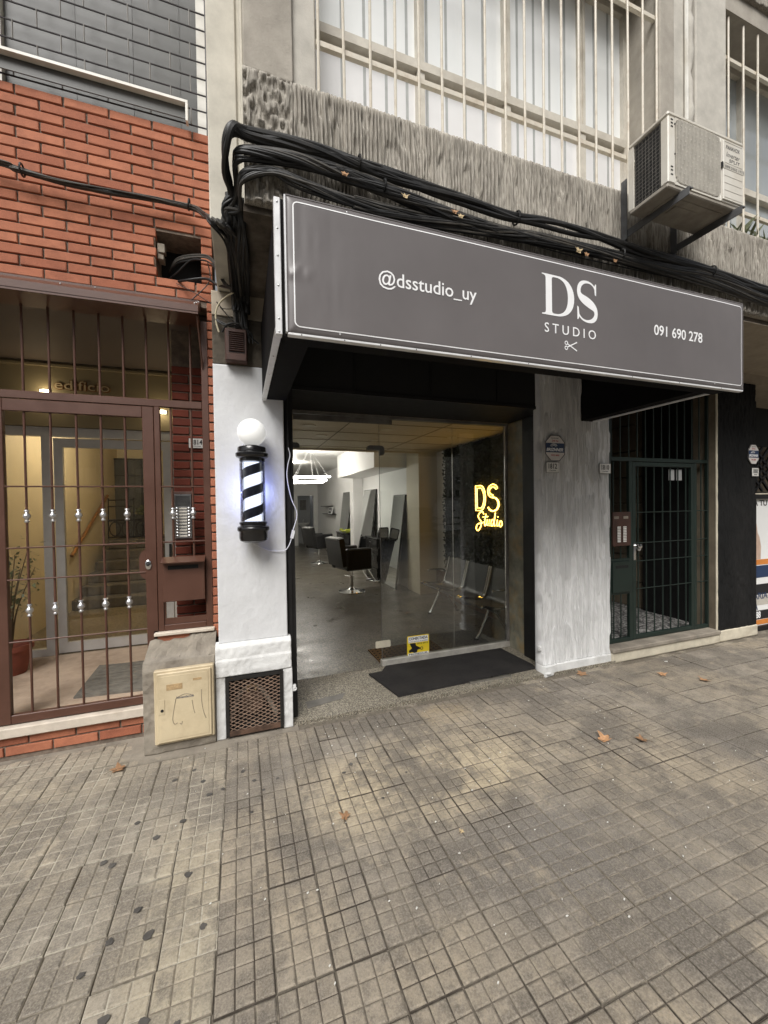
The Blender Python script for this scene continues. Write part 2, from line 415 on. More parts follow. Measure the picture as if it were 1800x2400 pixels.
M['concrete_light'] = concrete_mat('pale_concrete', (.55, .52, .46), (.40, .37, .32), lo=.52)
M['strip'] = concrete_mat('cream_render', (.62, .585, .50), (.42, .39, .32), lo=.56, bstr=.15)
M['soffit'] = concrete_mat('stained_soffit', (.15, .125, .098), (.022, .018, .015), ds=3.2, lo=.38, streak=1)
M['soffit_clean'] = concrete_mat('tan_soffit', (.40, .345, .27), (.27, .22, .165), ds=1.2, lo=.55, bstr=.12, streak=1)
M['moss'] = concrete_mat('mossy_wall', (.12, .102, .078), (.035, .03, .024), ds=5, lo=.42)
M['white_wall'] = concrete_mat('white_painted_render', (.66, .665, .67), (.50, .50, .49), ds=2.2, lo=.62, bs=60, bstr=.3, var=.07)
M['white_wall_old'] = concrete_mat('flaking_white_paint', (.72, .72, .705), (.36, .335, .29), ds=3.5, lo=.56, bs=40, bstr=.6)
M['block'] = concrete_mat('old_grey_cement', (.30, .265, .215), (.14, .12, .10), ds=4, lo=.44, bs=50, bstr=.8)
M['marble'] = concrete_mat('stained_marble', (.62, .55, .46), (.38, .30, .22), ds=5, lo=.5, bs=40, bstr=.15, streak=1)
M['step_face'] = concrete_mat('cream_step_face', (.60, .545, .43), (.33, .29, .22), ds=3, lo=.5, bstr=.4)
M['black_paint'] = simple('black_paint', (.007, .0065, .0065), .55, var=.4, vs=6, bump=.1, bs=40, dirt=(.014, .012, .011))
M['black_matte'] = simple('black_matte_panel', (.006, .006, .006), .8, var=.3)
M['canopy_under'] = simple('black_canopy_board', (.007, .0065, .007), .85, var=.4, vs=5, bump=.15, bs=30, dirt=(.012, .011, .009), spec=.12)
M['alu'] = simple('white_aluminium_strip', (.74, .74, .74), .35, metal=.15, var=.1, bump=.05, bs=20)
M['steel'] = simple('brushed_steel', (.55, .55, .55), .3, metal=1, var=.1)
M['chrome'] = simple('chrome', (.78, .78, .78), .08, metal=1, var=.05, rvar=.03)
M['knob'] = simple('silver_paint', (.62, .62, .63), .28, metal=.8, var=.08)
M['brown'] = simple('brown_metal_paint', (.090, .040, .026), .42, var=.12, vs=7, bump=.08, bs=60)
M['green_metal'] = simple('dark_green_paint', (.010, .020, .0155), .5, var=.2, vs=7)
M['cable'] = simple('black_cable_sheath', (.010, .010, .010), .5, var=.4, vs=20, dirt=(.035, .031, .026), rndv=.4)
M['cable_dirty'] = simple('dusty_cable_sheath', (.05, .045, .038), .65, var=.4, vs=20, dirt=(.10, .085, .065), rndv=.4)
M['cord_white'] = simple('white_cord', (.78, .78, .82), .4, var=.05)
M['cream_wire'] = simple('cream_wire', (.52, .46, .32), .5, var=.1)
M['rust'] = simple('rusty_steel', (.095, .055, .036), .8, metal=.2, var=.5, vs=14, bump=.3, dirt=(.03, .02, .016))
M['mesh_rust'] = simple('tan_rusted_mesh', (.24, .165, .12), .8, metal=.1, var=.4, vs=30)
M['rubber_grey'] = simple('grey_rubber_mat', (.17, .155, .13), .85, var=.3, vs=12)
M['vent_brown'] = simple('brown_plastic_vent', (.066, .030, .021), .6, var=.25, dirt=(.03, .018, .014))
M['beige'] = simple('yellowed_plastic_door', (.60, .50, .33), .45, var=.07, vs=5, bump=.04, bs=30, dirt=(.40, .31, .19), dscale=4)
M['beige_mark'] = simple('scuff_mark', (.30, .25, .18), .7, var=.3)
M['beige_tape'] = simple('tape_residue', (.42, .29, .15), .6, var=.3, vs=60)
M['window_white'] = simple('white_window_paint', (.62, .58, .50), .5, var=.1, dirt=(.40, .35, .28))
M['bar_paint'] = simple('cream_bar_paint', (.66, .61, .51), .5, var=.12, vs=9, bump=.15, dirt=(.34, .26, .18), dscale=9)
M['dark_rod'] = simple('dark_iron_rod', (.035, .028, .03), .6, var=.3)
M['rail_white'] = simple('white_rail_paint', (.70, .68, .62), .45, var=.08, dirt=(.5, .46, .38))
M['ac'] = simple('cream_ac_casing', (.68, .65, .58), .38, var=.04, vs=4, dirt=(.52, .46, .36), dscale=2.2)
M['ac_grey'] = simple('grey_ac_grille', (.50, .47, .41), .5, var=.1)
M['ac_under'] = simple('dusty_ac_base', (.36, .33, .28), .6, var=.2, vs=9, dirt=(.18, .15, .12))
M['ac_dark'] = simple('dark_coil', (.02, .019, .018), .6, var=.3)
M['ac_text'] = simple('grey_print', (.13, .125, .12), .6, var=.1)
M['bracket'] = simple('grey_bracket_paint', (.12, .122, .125), .5, var=.2, dirt=(.05, .045, .04))
M['white_print'] = simple('white_print', (.86, .86, .86), .45, var=.03)
M['black_print'] = simple('black_print', (.012, .012, .014), .5, var=.05)
M['red_print'] = simple('red_print', (.42, .05, .05), .5, var=.05)
M['navy_print'] = simple('navy_print', (.018, .04, .10), .5, var=.08)
M['yellow_print'] = simple('yellow_print', (.80, .60, .03), .45, var=.05)
M['orange_print'] = simple('orange_print', (.62, .22, .045), .5, var=.08)
M['pink_print'] = simple('skin_tone_print', (.50, .36, .28), .5, var=.15)
M['plate'] = simple('white_enamel', (.74, .73, .69), .3, var=.06, dirt=(.5, .46, .4), dscale=20)
M['sign_white'] = simple('white_sign_plate', (.66, .62, .58), .45, var=.05)
M['leaf_dry'] = simple('dry_leaf', (.36, .20, .10), .75, var=.3, vs=40, rndv=.25)
M['leaf_pale'] = simple('bleached_leaf', (.55, .42, .24), .75, var=.3, vs=40)
M['gum'] = simple('trodden_gum', (.085, .078, .07), .9, var=.4)
M['litter'] = simple('white_litter', (.70, .69, .64), .7, var=.1)
M['mat_black'] = None
k = NT('ribbed_rubber'); mp = k.P(); br = k.n('ShaderNodeTexBrick'); k.l(mp, br.inputs['Vector']); br.inputs['Scale'].default_value = 22
br.inputs['Mortar Size'].default_value = .035; br.offset = 0; br.inputs['Brick Width'].default_value = .35; br.inputs['Row Height'].default_value = .35
c = k.mix(k.ramp(k.noise(4, 6, .7), [(.4, 0.0), (.7, .6)]), (.018, .0165, .0165), (.045, .04, .037))
k.bsdf(c, .75, 0, k.bump(br.outputs['Fac'], .8, .006), .3); M['mat_black'] = k.m
# coir doormat with a printed dark maze
k = NT('coir_doormat'); ck = k.n('ShaderNodeTexBrick'); k.l(k.P(), ck.inputs['Vector']); ck.inputs['Scale'].default_value = 9; ck.inputs['Mortar Size'].default_value = .09
ck.inputs['Brick Width'].default_value = .9; ck.inputs['Row Height'].default_value = .28
c = k.mix(ck.outputs['Fac'], (.26, .155, .065), (.03, .022, .015)); k.bsdf(c, .95, 0, k.bump(k.noise(500, 2), .8, .005), .1); M['coir'] = k.m
# terrazzo floor
def terrazzo(name, base, c1, c2, rough, scale=95):
    k = NT(name); v = k.n('ShaderNodeTexVoronoi'); k.l(k.P(), v.inputs['Vector']); v.inputs['Scale'].default_value = scale
    sp = k.n('ShaderNodeSeparateColor'); k.l(v.outputs['Color'], sp.inputs[0])
    c = k.mix(k.ramp(sp.outputs[0], [(.45, 0.0), (.6, 1.0)]), base, c1); c = k.mix(k.ramp(sp.outputs[1], [(.62, 0.0), (.75, 1.0)]), c, c2)
    c = k.mix(k.ramp(k.noise(1.4, 7, .7), [(.45, 0.0), (.75, .3)]), c, tuple(x*.6 for x in base))
    r = k.ramp(k.noise(2.4, 6, .65), [(.3, rough-.1), (.7, rough+.16)])
    k.bsdf(c, r, 0, k.bump(k.noise(40, 4), .06, .004), .5); return k.m
M['terrazzo'] = terrazzo('shop_terrazzo', (.105, .092, .069), (.20, .177, .135), (.04, .036, .029), .33)
M['terrazzo_out'] = terrazzo('worn_terrazzo_threshold', (.20, .175, .13), (.36, .325, .26), (.09, .08, .062), .55, 150)
M['pebble'] = terrazzo('pebble_floor', (.03, .03, .03), (.36, .35, .33), (.12, .115, .11), .6, 55)
M['shop_white'] = simple('shop_white_wall', (.78, .78, .76), .6, var=.04, vs=2)
M['shop_ceiling'] = simple('ceiling_panel', (.62, .54, .40), .7, var=.05, vs=3)
M['shop_grid'] = simple('ceiling_joint', (.20, .17, .12), .7, var=.1)
M['shop_column'] = simple('cream_column', (.66, .60, .46), .6, var=.06, vs=2)
M['shop_grey'] = simple('shop_grey_wall', (.34, .345, .34), .6, var=.05, vs=2)
M['leather'] = simple('black_vinyl', (.012, .012, .013), .38, var=.2, bump=.12, bs=180)
M['black_gloss'] = simple('black_lacquer', (.012, .012, .012), .25, var=.2)
M['mirror'] = simple('mirror', (.86, .88, .87), .02, metal=1, var=.01, rvar=.01)
M['glass'] = glass_mat('shop_glass', refl=1.6)
M['glass_lobby'] = glass_mat('lobby_glass', tint=(.92, .90, .85), refl=.8)
M['clip'] = simple('grey_patch_fitting', (.20, .20, .195), .4, metal=.5, var=.1)
M['frame_dirty'] = simple('grimy_green_frame', (.21, .20, .15), .7, var=.4, vs=7, bump=.3, dirt=(.36, .22, .06), dscale=4)
M['frame_grey'] = simple('grimy_steel_frame', (.16, .15, .135), .6, var=.3, vs=8, dirt=(.07, .06, .05))
M['sill'] = simple('worn_bottom_rail', (.40, .38, .34), .55, var=.25, vs=10, dirt=(.18, .16, .13))
M['hedge'] = simple('artificial_leaf', (.022, .034, .010), .5, var=.6, vs=30, rndv=.4)
M['hedge_back'] = simple('hedge_backing', (.006, .008, .004), .9)
M['wood_skirting'] = simple('brown_skirting', (.12, .06, .025), .55, var=.2)
M['bench_seat'] = simple('grey_steel_seat', (.020, .020, .022), .42, metal=0, var=.1)
M['bar_shade_grey'] = simple('grey_painted_bar_shade', (.42, .43, .42), .5, var=.1)  # colour of the bar reflections painted on the upper panes
M['neon'] = emis('yellow_neon', (1.0, .66, .14), 9.0)
M['neon_core'] = emis('yellow_neon_core', (1.0, .55, .08), 12.0)
M['led'] = emis('led_ring', (1.0, .95, .86), 19.0)
M['lamp_warm'] = emis('warm_lamp', (1.0, .80, .48), 14.0)
k = NT('milk_glass_globe'); k.bsdf((.80, .80, .78), .25, 0, None, .5); k.b.inputs['Emission Color'].default_value = (1, 1, .97, 1); k.b.inputs['Emission Strength'].default_value = .28; M['pole_globe'] = k.m
M['pole_white'] = emis('lit_white_stripe', (.80, .86, 1.0), 1.15)
M['pole_blue'] = simple('pole_dark_stripe', (.012, .012, .020), .4, var=.1)
M['acrylic'] = glass_mat('clear_acrylic_tube', tint=(.95, .96, 1.0), refl=.8, smear=False)
M['black_plastic'] = simple('black_glossy_plastic', (.010, .010, .011), .22, var=.1, coat=.4)
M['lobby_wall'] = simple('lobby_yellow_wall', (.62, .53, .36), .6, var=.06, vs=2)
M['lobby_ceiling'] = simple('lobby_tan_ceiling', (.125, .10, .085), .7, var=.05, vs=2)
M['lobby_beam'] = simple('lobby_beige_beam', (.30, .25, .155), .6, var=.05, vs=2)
M['anodised'] = simple('anodised_aluminium', (.58, .57, .55), .4, metal=.35, var=.06)
M['stair'] = concrete_mat('dark_stone_stair', (.13, .115, .095), (.06, .052, .044), ds=4, lo=.45, streak=1)
M['pinkfloor'] = concrete_mat('pink_marble_floor', (.50, .385, .29), (.22, .155, .11), ds=2.2, lo=.47, bs=20, bstr=.03, streak=1)
M['rug_stone'] = simple('flecked_carpet', (.16, .13, .08), .95, var=.6, vs=60)
M['terracotta'] = simple('terracotta_pot', (.22, .06, .035), .7, var=.15)
M['plant_leaf'] = simple('variegated_leaf', (.15, .17, .09), .5, var=.5, vs=50, rndv=.4)
M['twig'] = simple('twig_bark', (.12, .085, .05), .8, var=.2)
M['wood'] = simple('varnished_wood', (.24, .11, .035), .4, var=.2)
M['iron'] = simple('black_iron', (.015, .014, .013), .5, var=.2)
M['corridor'] = concrete_mat('dark_stone_cladding', (.17, .14, .10), (.075, .062, .046), ds=3, lo=.45)
M['glass_grey'] = simple('grey_frosted_window', (.088, .088, .082), .42, var=.3, vs=2.2, spec=.3)
k = NT('white_backed_window_pane'); c = k.mix(k.ramp(k.noise(1.3, 5, .6), [(.4, 0.0), (.7, 1.0)]), (.86, .88, .865), (.92, .93, .92))
k.bsdf(c, .3, 0, k.bump(k.noise(14, 3, .5, stretch=(1, 1, .06)), .25, .01), .5, coat=.7); M['pane_white'] = k.m
k = NT('sky_reflecting_pane'); k.bsdf(k.mix(k.noise(1.6, 4), (.30, .33, .34), (.52, .55, .55)), .06, 0, None, .8, coat=1.0); M['pane_sky'] = k.m
k = NT('pinkish_lower_pane'); c = k.mix(k.ramp(k.noise(2.2, 5, .6), [(.35, 0.0), (.7, 1.0)]), (.80, .795, .79), (.88, .875, .87))
k.bsdf(c, .35, 0, k.bump(k.noise(4, 3), .1, .01), .5, coat=.5); M['pane_pink'] = k.m
# banner vinyl
k = NT('charcoal_banner_vinyl'); c = k.mix(k.ramp(k.noise(1.1, 5, .6), [(.3, 0.0), (.75, 1.0)]), (.118, .107, .106), (.152, .138, .136))
c = k.mix(k.ramp(k.noise(6, 6, .7, stretch=(1, 1, .4)), [(.55, 0.0), (.8, .3)]), c, (.11, .10, .10))
k.bsdf(c, k.ramp(k.noise(5, 4), [(.3, .34), (.7, .46)]), 0, k.bump(k.noise(3.2, 3, .5), .10, .02), .5); M['banner'] = k.m
M['wet_stain'] = simple('yellow_floor_stain', (.20, .13, .045), .7, var=.4)
M['opp_wall'] = concrete_mat('opposite_render', (.46, .45, .42), (.30, .29, .27), ds=.4)
M['opp_dark'] = simple('opposite_dark_glass', (.03, .033, .036), .15, var=.3, vs=1)

# ================================================================== SETTING
# ---- road and far ground
g = MB(); g.box(-150, 150, -150, -3.2, -0.30, -0.14); tag(g.build('road', M['asphalt']), kind='structure')
g = MB(); g.bbox(-60, 60, -3.2, -3.02, -0.30, -0.002, .012); tag(g.build('kerb', M['block']), kind='structure')

# ---- sidewalk: slab with a joint bed; every tile near the camera is a piece of its own
sw = MB(); sw.box(-60, 60, -3.02, 3.4, -0.30, -0.0125)
sidewalk = sw.build('sidewalk', M['groove']); tag(sidewalk, kind='structure')
TP = 0.195
def tile_mesh(name, n, seed, inset=.0045, depth=.0055, stripes=False, worn=0.0, gone=0):
    rr = random.Random(seed); b = MB(); h = TP/2-.0022
    b.cur = 1; b.add([(-h,-h,-depth),(h,-h,-depth),(h,h,-depth),(-h,h,-depth),(-h,-h,-.0125),(h,-h,-.0125),(h,h,-.0125),(-h,h,-.0125)],
                     [(0,1,2,3),(0,4,5,1),(1,5,6,2),(2,6,7,3),(3,7,4,0)]); b.cur = 0
    lost = {rr.randrange(9) for _ in range(gone)}; cnt = [0]
    def pad(x0, x1, y0, y1):
        cnt[0] += 1
        if cnt[0]-1 in lost: return
        c = inset*rr.uniform(.7, 1.3); d = rr.uniform(-.0006, .0006)-worn*rr.random()*.0022
        t = [rr.uniform(-.0004, .0004) for _ in range(4)]; e = .0022; j = lambda: rr.uniform(-.0007, .0007)
        b.add([(x0+c*.4,y0+c*.4,-depth),(x1-c*.4,y0+c*.4,-depth),(x1-c*.4,y1-c*.4,-depth),(x0+c*.4,y1-c*.4,-depth),
               (x0+c*.5+j(),y0+c*.5+j(),d-e),(x1-c*.5+j(),y0+c*.5+j(),d-e),(x1-c*.5+j(),y1-c*.5+j(),d-e),(x0+c*.5+j(),y1-c*.5+j(),d-e),
               (x0+c+e*.6,y0+c+e*.6,d+t[0]),(x1-c-e*.6,y0+c+e*.6,d+t[1]),(x1-c-e*.6,y1-c-e*.6,d+t[2]),(x0+c+e*.6,y1-c-e*.6,d+t[3])],
              [(8,9,10,11),(4,5,9,8),(5,6,10,9),(6,7,11,10),(7,4,8,11),(0,1,5,4),(1,2,6,5),(2,3,7,6),(3,0,4,7)])
    if stripes:
        m = 7
        for i in range(m): pad(-h+2*h*i/m, -h+2*h*(i+1)/m, -h, h)
    else:
        for i in range(n):
            for k2 in range(n): pad(-h+2*h*i/n, -h+2*h*(i+1)/n, -h+2*h*k2/n, -h+2*h*(k2+1)/n)
    return b
def tmesh(b, name, mats):
    me = b.mesh(name, fix=False)
    for m in mats: me.materials.append(m)
    return me
TM = [tmesh(tile_mesh('t', 3, 10+i, inset=.0056, worn=(.0, .5, .9, 1.0, 1.3, 1.2)[i], gone=(0, 0, 0, 0, 1, 2)[i]), 'checker_tile', (M['tile'], M['groove'])) for i in range(6)]
TMP = [tmesh(tile_mesh('t', 3, 20+i, inset=.0055, depth=.0045, worn=(.6, 1.0, .8, 1.4)[i], gone=(0, 0, 0, 2)[i]), 'pale_tile', (M['tile_pale'], M['groove_pale'])) for i in range(4)]
TMS = [tmesh(tile_mesh('t', 0, 30+i, inset=.0034, depth=.0045, stripes=True, worn=(.2, .9, 1.0)[i]), 'ribbed_tile', (M['tile'], M['groove'])) for i in range(3)]
X0, Y0 = -0.117, 1.344
far = {0: MB(), 1: MB(), 2: MB()}; far_src = {}
n_obj = 0
for i in range(-22, 40):
    for j in range(-20, 10):
        cx = X0+TP*(i+.5); cy = Y0+TP*(j+.5)
        if cy > (2.95 if cx > -.62 else 3.20): continue
        if -.66 < cx < -.1 and cy > 2.93: continue
        if cy < -2.9: continue
        typ = 1 if cx < X0 else (2 if cx > 2.80 else 0)
        px, py = cx, cy
        if typ == 1: px += .004*math.sin(j*1.7); py += .02
        vis = (-.56*cy-.05 < cx < 2.15*cy+.1) and cy > 1.02
        pool = (TM, TMP, TMS)[typ]; me = random.choices(pool, weights=(5, 5, 5, 5, .12, 0) if typ == 0 else (5, 5, 5, .0) if typ == 1 else (1, 1, 1))[0]; rot = random.choice((0, math.pi)) if typ == 2 else random.choice((0, 1, 2, 3))*math.pi/2
        tz = random.choice((0, 0, -.0005, -.001, -.0015, -.003))+random.uniform(-.0008, .0008)
        if vis and n_obj < 299:
            place('paving_tile', me, None, (px, py, tz), sidewalk, (random.gauss(0, .006), random.gauss(0, .006), rot+random.gauss(0, .006))); n_obj += 1
        elif -3.2 < cx < 6.8 and cy > -.6:
            b = far[typ]; c, s = math.cos(rot), math.sin(rot); base = len(b.v)
            for v in me.vertices: b.v.append((px+c*v.co.x-s*v.co.y, py+s*v.co.x+c*v.co.y, v.co.z+tz))
            for p in me.polygons: b.f.append(tuple(base+q for q in p.vertices)); b.m.append(p.material_index)
for typ, mt in ((0, ('tile', 'groove')), (1, ('tile_pale', 'groove_pale')), (2, ('tile', 'groove'))):
    if far[typ].v:
        o = far[typ].build('paving_tile_field', [M[mt[0]], M[mt[1]]], sidewalk, fix=False); tag(o, kind='stuff')
# mortar fillet along the foot of the walls (broken edge between tiles and building)
f = MB()
for a, b2, y0, y1 in ((-3.0, -.62, 3.17, 3.4), (-.70, -.09, 2.86, 3.0), (-.76, -.7005, 2.93, 3.1695), (-.70, -.621, 3.0005, 3.1695), (-.0895, .36, 2.90, 3.1)):
    f.box(a, b2, y0, y1, -.0125, -.0012)
f.build('cement_edge', M['block'], sidewalk)
# trodden gum spots and stains on the left tiles
for (x, y, r) in [(-.40,2.62,.012),(-.53,2.33,.013),(-.30,2.68,.011),(-.24,2.55,.012),(-.20,2.42,.014),(-.13,2.44,.010),(-.42,2.19,.015),(-.62,2.12,.013),(-.58,2.09,.014),(-.31,2.26,.013),(-.25,1.92,.014),(-.42,1.82,.013),(-.49,1.72,.014),(-.36,1.70,.017),(-.17,1.66,.012),(-.55,1.63,.011),(-.44,1.46,.016),(-.32,1.41,.015),(-.22,1.37,.010),(-.02,2.56,.012),(.04,2.45,.011),(.09,2.35,.009),(.02,2.2,.008),(.17,2.42,.009),(.61,2.39,.011),(.55,2.33,.010),(.70,2.05,.007),(.9,2.2,.006)]:
    b = MB(); pr = []
    n = 12
    for k2 in range(n):
        a = 2*math.pi*k2/n; q = r*(.72+.5*random.random()); pr.append((x+q*math.cos(a)*1.15, y+q*math.sin(a)))
    b.prism(pr, lambda u, v, d: (u, v, d), .0008, .0026); b.build('gum_spot', M['gum'], sidewalk)
# white crumbs of litter
b = MB()
for _ in range(130):
    x = random.uniform(-.4, 3.2); y = random.uniform(1.1, 2.9); s = random.uniform(.0015, .0045)
    b.obox((x, y, .003), (1, random.random(), 0), (-random.random(), 1, 0), (0, 0, 1), s, s*.6, .0015)
tag(b.build('litter_crumbs', M['litter'], sidewalk), kind='stuff')

# ================================================================== GREY BUILDING (bay above, shop front below)
grey = thing('concrete_building', 'grey concrete building with raked render bay over the barber shop', 'building', (1.8, 3.0, 0))
def flute(sx, sz, amp, seed=0, fine=.0012):
    def fn(X, Z):
        w = .006*(vnoise(X*9, Z*7, seed+5)-.5)
        a = vnoise((X+w)*sx, Z*sz, seed); b2 = vnoise((X+w)*sx*2.1, Z*sz*2.2, seed+1); c = vnoise(X*150, Z*90, seed+2)
        big = .35+.5*vnoise(X*4, Z*4, seed+3)
        rid = np.clip((a-.36)*4.5, 0, 1)            # broad ridges between narrow deep grooves
        return amp*(rid*.8+b2*.28)*(.6+.7*big)+fine*2*(c-.5)
    return fn
def rake(fx, amp, seed=0, wav=1.5, brk=.34):
    """ridges left by a rake drawn down wet render: wavering, broken, pitted"""
    def fn(X, Z):
        ph = X*fx+wav*vnoise(X*7, Z*1.3, seed)+.45*vnoise(X*26, Z*5, seed+1)
        tri = 1-np.abs(2*(ph-np.floor(ph))-1)
        h = np.clip(tri*2.0-.3, 0, 1)*(.6+.65*vnoise(X*fx*.8, Z*3, seed+2))
        gap = np.clip((vnoise(X*fx*.9, Z*6.5, seed+3)-brk)*5, .2, 1)
        return amp*h*gap+amp*.28*vnoise(X*fx*2.3, Z*22, seed+4)
    return fn
# spandrel: knobbly at the left end, fluted along the rest
f1 = rake(46, .027, 1, 1.5, .27)
def knob(X, Z):
    k1 = vnoise(X*62, Z*36, 11); k2 = vnoise(X*120, Z*80, 12)
    t = np.clip((X-.24)/.06, 0, 1); kn = .022*np.clip((k1-.33)*3.2, 0, 1)+.007*k2
    return (kn*(1-t)+f1(X, Z)*t)*np.clip((3.775-Z)/.03, .25, 1)
relief_panel('spandrel', .047, 4.75, 3.121, 3.772, 2.114, 2100, 60, knob, M['stucco_grey'], grey)
b = MB(); b.box(.055, 8.0, 2.135, 2.62, 3.125, 3.755); b.box(4.75, 8.0, 2.10, 2.135, 3.121, 3.772); b.build('spandrel_core', M['stucco_grey'], grey)
b = MB(); b.box(.040, 8.0, 2.142, 3.05, 3.085, 3.124); b.build('soffit', M['soffit'], grey)
b = MB(); b.box(3.24, 8.0, 2.14, 3.60, 3.078, 3.0845); b.build('clean_soffit', M['soffit_clean'], grey)
# cream strip against the brick neighbour
b = MB(); b.bbox(-.124, .020, 2.27, 3.6, 3.095, 7.2, .006); b.box(.0205, .0395, 2.285, 3.6, 3.10, 7.2); b.bbox(.040, .0535, 2.262, 2.4, 3.12, 7.2, .003)
b.build('cream_strip', M['strip'], grey)
# piers and window heads of the upper floor
def bumpy(s, amp, seed):
    return lambda X, Z: amp*(vnoise(X*s, Z*s, seed)+.6*vnoise(X*s*2.7, Z*s*2.7, seed+1))
relief_panel('pier', .054, .292, 3.76, 7.2, 2.115, 40, 160, bumpy(9, .006, 21), M['concrete'], grey, back=.3, smooth=True)
b = MB(); b.bbox(.2925, .418, 2.135, 2.75, 3.768, 7.2, .008); b.build('pier_edge', M['concrete_light'], grey)
b = MB(); b.bbox(2.930, 3.085, 2.105, 2.75, 3.768, 7.2, .01); b.build('pier_edge', M['concrete'], grey)
b = MB(); b.bbox(3.0855, 3.225, 2.125, 2.7, 3.766, 7.2, .006); b.build('pier', M['concrete_light'], grey)
b = MB(); b.bbox(3.30, 3.65, 2.095, 2.75, 3.767, 7.2, .01); b.box(3.2255, 3.2995, 2.17, 2.6, 3.767, 7.2); b.build('pier', M['concrete_light'], grey)
b = MB(); b.box(.419, 2.929, 2.11, 2.75, 5.45, 7.2); b.box(3.651, 8.0, 2.10, 2.75, 5.45, 7.2); b.build('window_head', M['concrete'], grey)
relief_panel('window_head_render', 3.655, 4.9, 5.60, 6.2, 2.08, 160, 40, rake(46, .015, 5), M['stucco_grey'], grey)
b = MB(); b.box(.02, 8.0, 2.75, 3.0, 3.72, 7.2); b.build('back_wall', M['concrete'], grey)
# insulated pipe in the pier groove
pts = []
for i in range(40):
    z = 3.80+i*.075; pts.append((3.262+.006*math.sin(i*1.3), 2.135+.006*math.cos(i*.9), z))
b = MB(); b.tube(pts, [.034+.008*math.sin(i*2.1)+.004*random.random() for i in range(40)], 10); b.build('insulated_pipe', M['concrete_light'], grey, smooth=True)
b = MB(); b.tube([(3.212, 2.108, z) for z in (3.8, 5.0, 7.0)], .014, 8); b.build('conduit', M['rail_white'], grey, smooth=True)

# ---- upper windows: frames and panes
def win(name, x0, x1, mull, pane_up, pane_lo, sill=3.772, head=5.45, tr=4.40, y=2.40, kids=True):
    fr = MB(); w = .035
    fr.box(x0, x0+w, y-.03, y+.03, sill, head); fr.box(x1-w, x1, y-.03, y+.03, sill, head)
    fr.box(x0+w, x1-w, y-.03, y+.03, sill, sill+.03); fr.box(x0+w, x1-w, y-.03, y+.03, head-.04, head)
    fr.box(x0+w, x1-w, y-.045, y+.03, tr-.028, tr+.028)
    xs = [x0]+mull+[x1]
    for m in mull:
        fr.box(m-.026, m+.026, y-.035, y+.03, sill+.03, tr-.028); fr.box(m-.026, m+.026, y-.035, y+.03, tr+.028, head-.04)
        fr.box(m-.008, m+.008, y-.045, y-.035, tr+.028, head-.04)
    wn = fr.build(name, M['window_white'], grey)
    for a, c in zip(xs[:-1], xs[1:]):
        p = MB(); p.box(a+.02, c-.02, y+.004, y+.012, tr, head-.02); p.build('pane', pane_up, wn)
        p = MB(); p.box(a+.02, c-.02, y+.004, y+.012, sill+.01, tr); p.build('pane', pane_lo, wn)
    return wn
win('window', .420, 2.928, [1.138, 1.80, 2.475], M['pane_white'], M['pane_pink'])
wm = bpy.data.objects['window']
for i in range(17):  # painted grey strips imitate the grille bars' reflection and shadow on the panes
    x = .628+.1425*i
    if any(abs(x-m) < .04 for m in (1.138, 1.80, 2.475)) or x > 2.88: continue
    s = MB(); s.box(x-.009, x+.009, 2.4018, 2.4034, 4.43, 5.41); s.build('painted_bar_shade', M['bar_shade_grey'], wm)
    s = MB(); s.box(x-.009, x+.009, 2.4018, 2.4034, 3.803, 4.371); s.build('painted_bar_shade', M['bar_shade_grey'], wm)
win('window', 3.652, 6.6, [4.35, 5.1, 5.85], M['pane_sky'], M['pane_sky'])
b = MB(); b.box(.420, 2.928, 2.17, 2.369, 3.772, 3.786); b.box(3.652, 8, 2.17, 2.369, 3.772, 3.786); b.build('window_sill', M['concrete_light'], grey)
# ---- bar grilles in front of the windows
def grille(x0, x1, label, rails, xs):
    t = thing('window_grille', label, 'window grille', (x0, 2.13, 3.77), 'cream bar grilles over the upper windows')
    for x in xs:
        r = MB(); wob = random.uniform(-.004, .004)
        r.tube([(x, 2.125, 3.765), (x+wob, 2.125, 4.4), (x, 2.125, rails[-1]+.30 if rails[-1] < 5.3 else 5.45)], .0082, 7); r.build('bar', M['bar_paint'], t, smooth=True)
    for z in rails:
        r = MB(); r.box(x0, x1, 2.134, 2.158, z-.016, z+.012); r.build('rail', M['bar_paint'], t)
    return t
gx = [.428]+[.567+.1477*i for i in range(16)]+[2.922]
grille(.42, 2.928, 'cream painted vertical bars over the white window above the sign', [4.05, 5.136], gx)
grille(3.652, 6.6, 'cream painted bars over the window right of the air conditioner', [3.96, 5.136], [3.66]+[3.723+.186*i for i in range(16)])

# ================================================================== LOWER FRONT OF THE GREY BUILDING
# left white pilaster, its stepped base with the meter recess
relief_panel('pilaster', -.165, .302, .655, 2.592, 3.0, 60, 200, lambda X, Z: .004*vnoise(X*6, Z*3, 41)+.0018*vnoise(X*30, Z*18, 42)+.0012*vnoise(X*90, Z*60, 43), M['white_wall'], grey, smooth=True)
b = MB(); b.box(-.163, .300, 3.02, 3.70, .46, 3.09); b.box(-.163, .300, 3.21, 3.70, 0, .4595); b.build('pilaster_core', M['moss'], grey)
relief_panel('dirty_wall', -.165, .31, 2.592, 2.92, 3.003, 50, 40, lambda X, Z: .006*vnoise(X*25, Z*25, 51)+.004*vnoise(X*60, Z*60, 52), M['moss'], grey, back=.1)
relief_panel('beam_face', -.165, .31, 2.925, 3.09, 2.996, 50, 20, lambda X, Z: .006*vnoise(X*12, Z*16, 53), M['soffit_clean'], grey, back=.1, smooth=True)
def old_edge(X, Z): return .010*vnoise(X*11, Z*9, 44)+.005*vnoise(X*40, Z*33, 45)
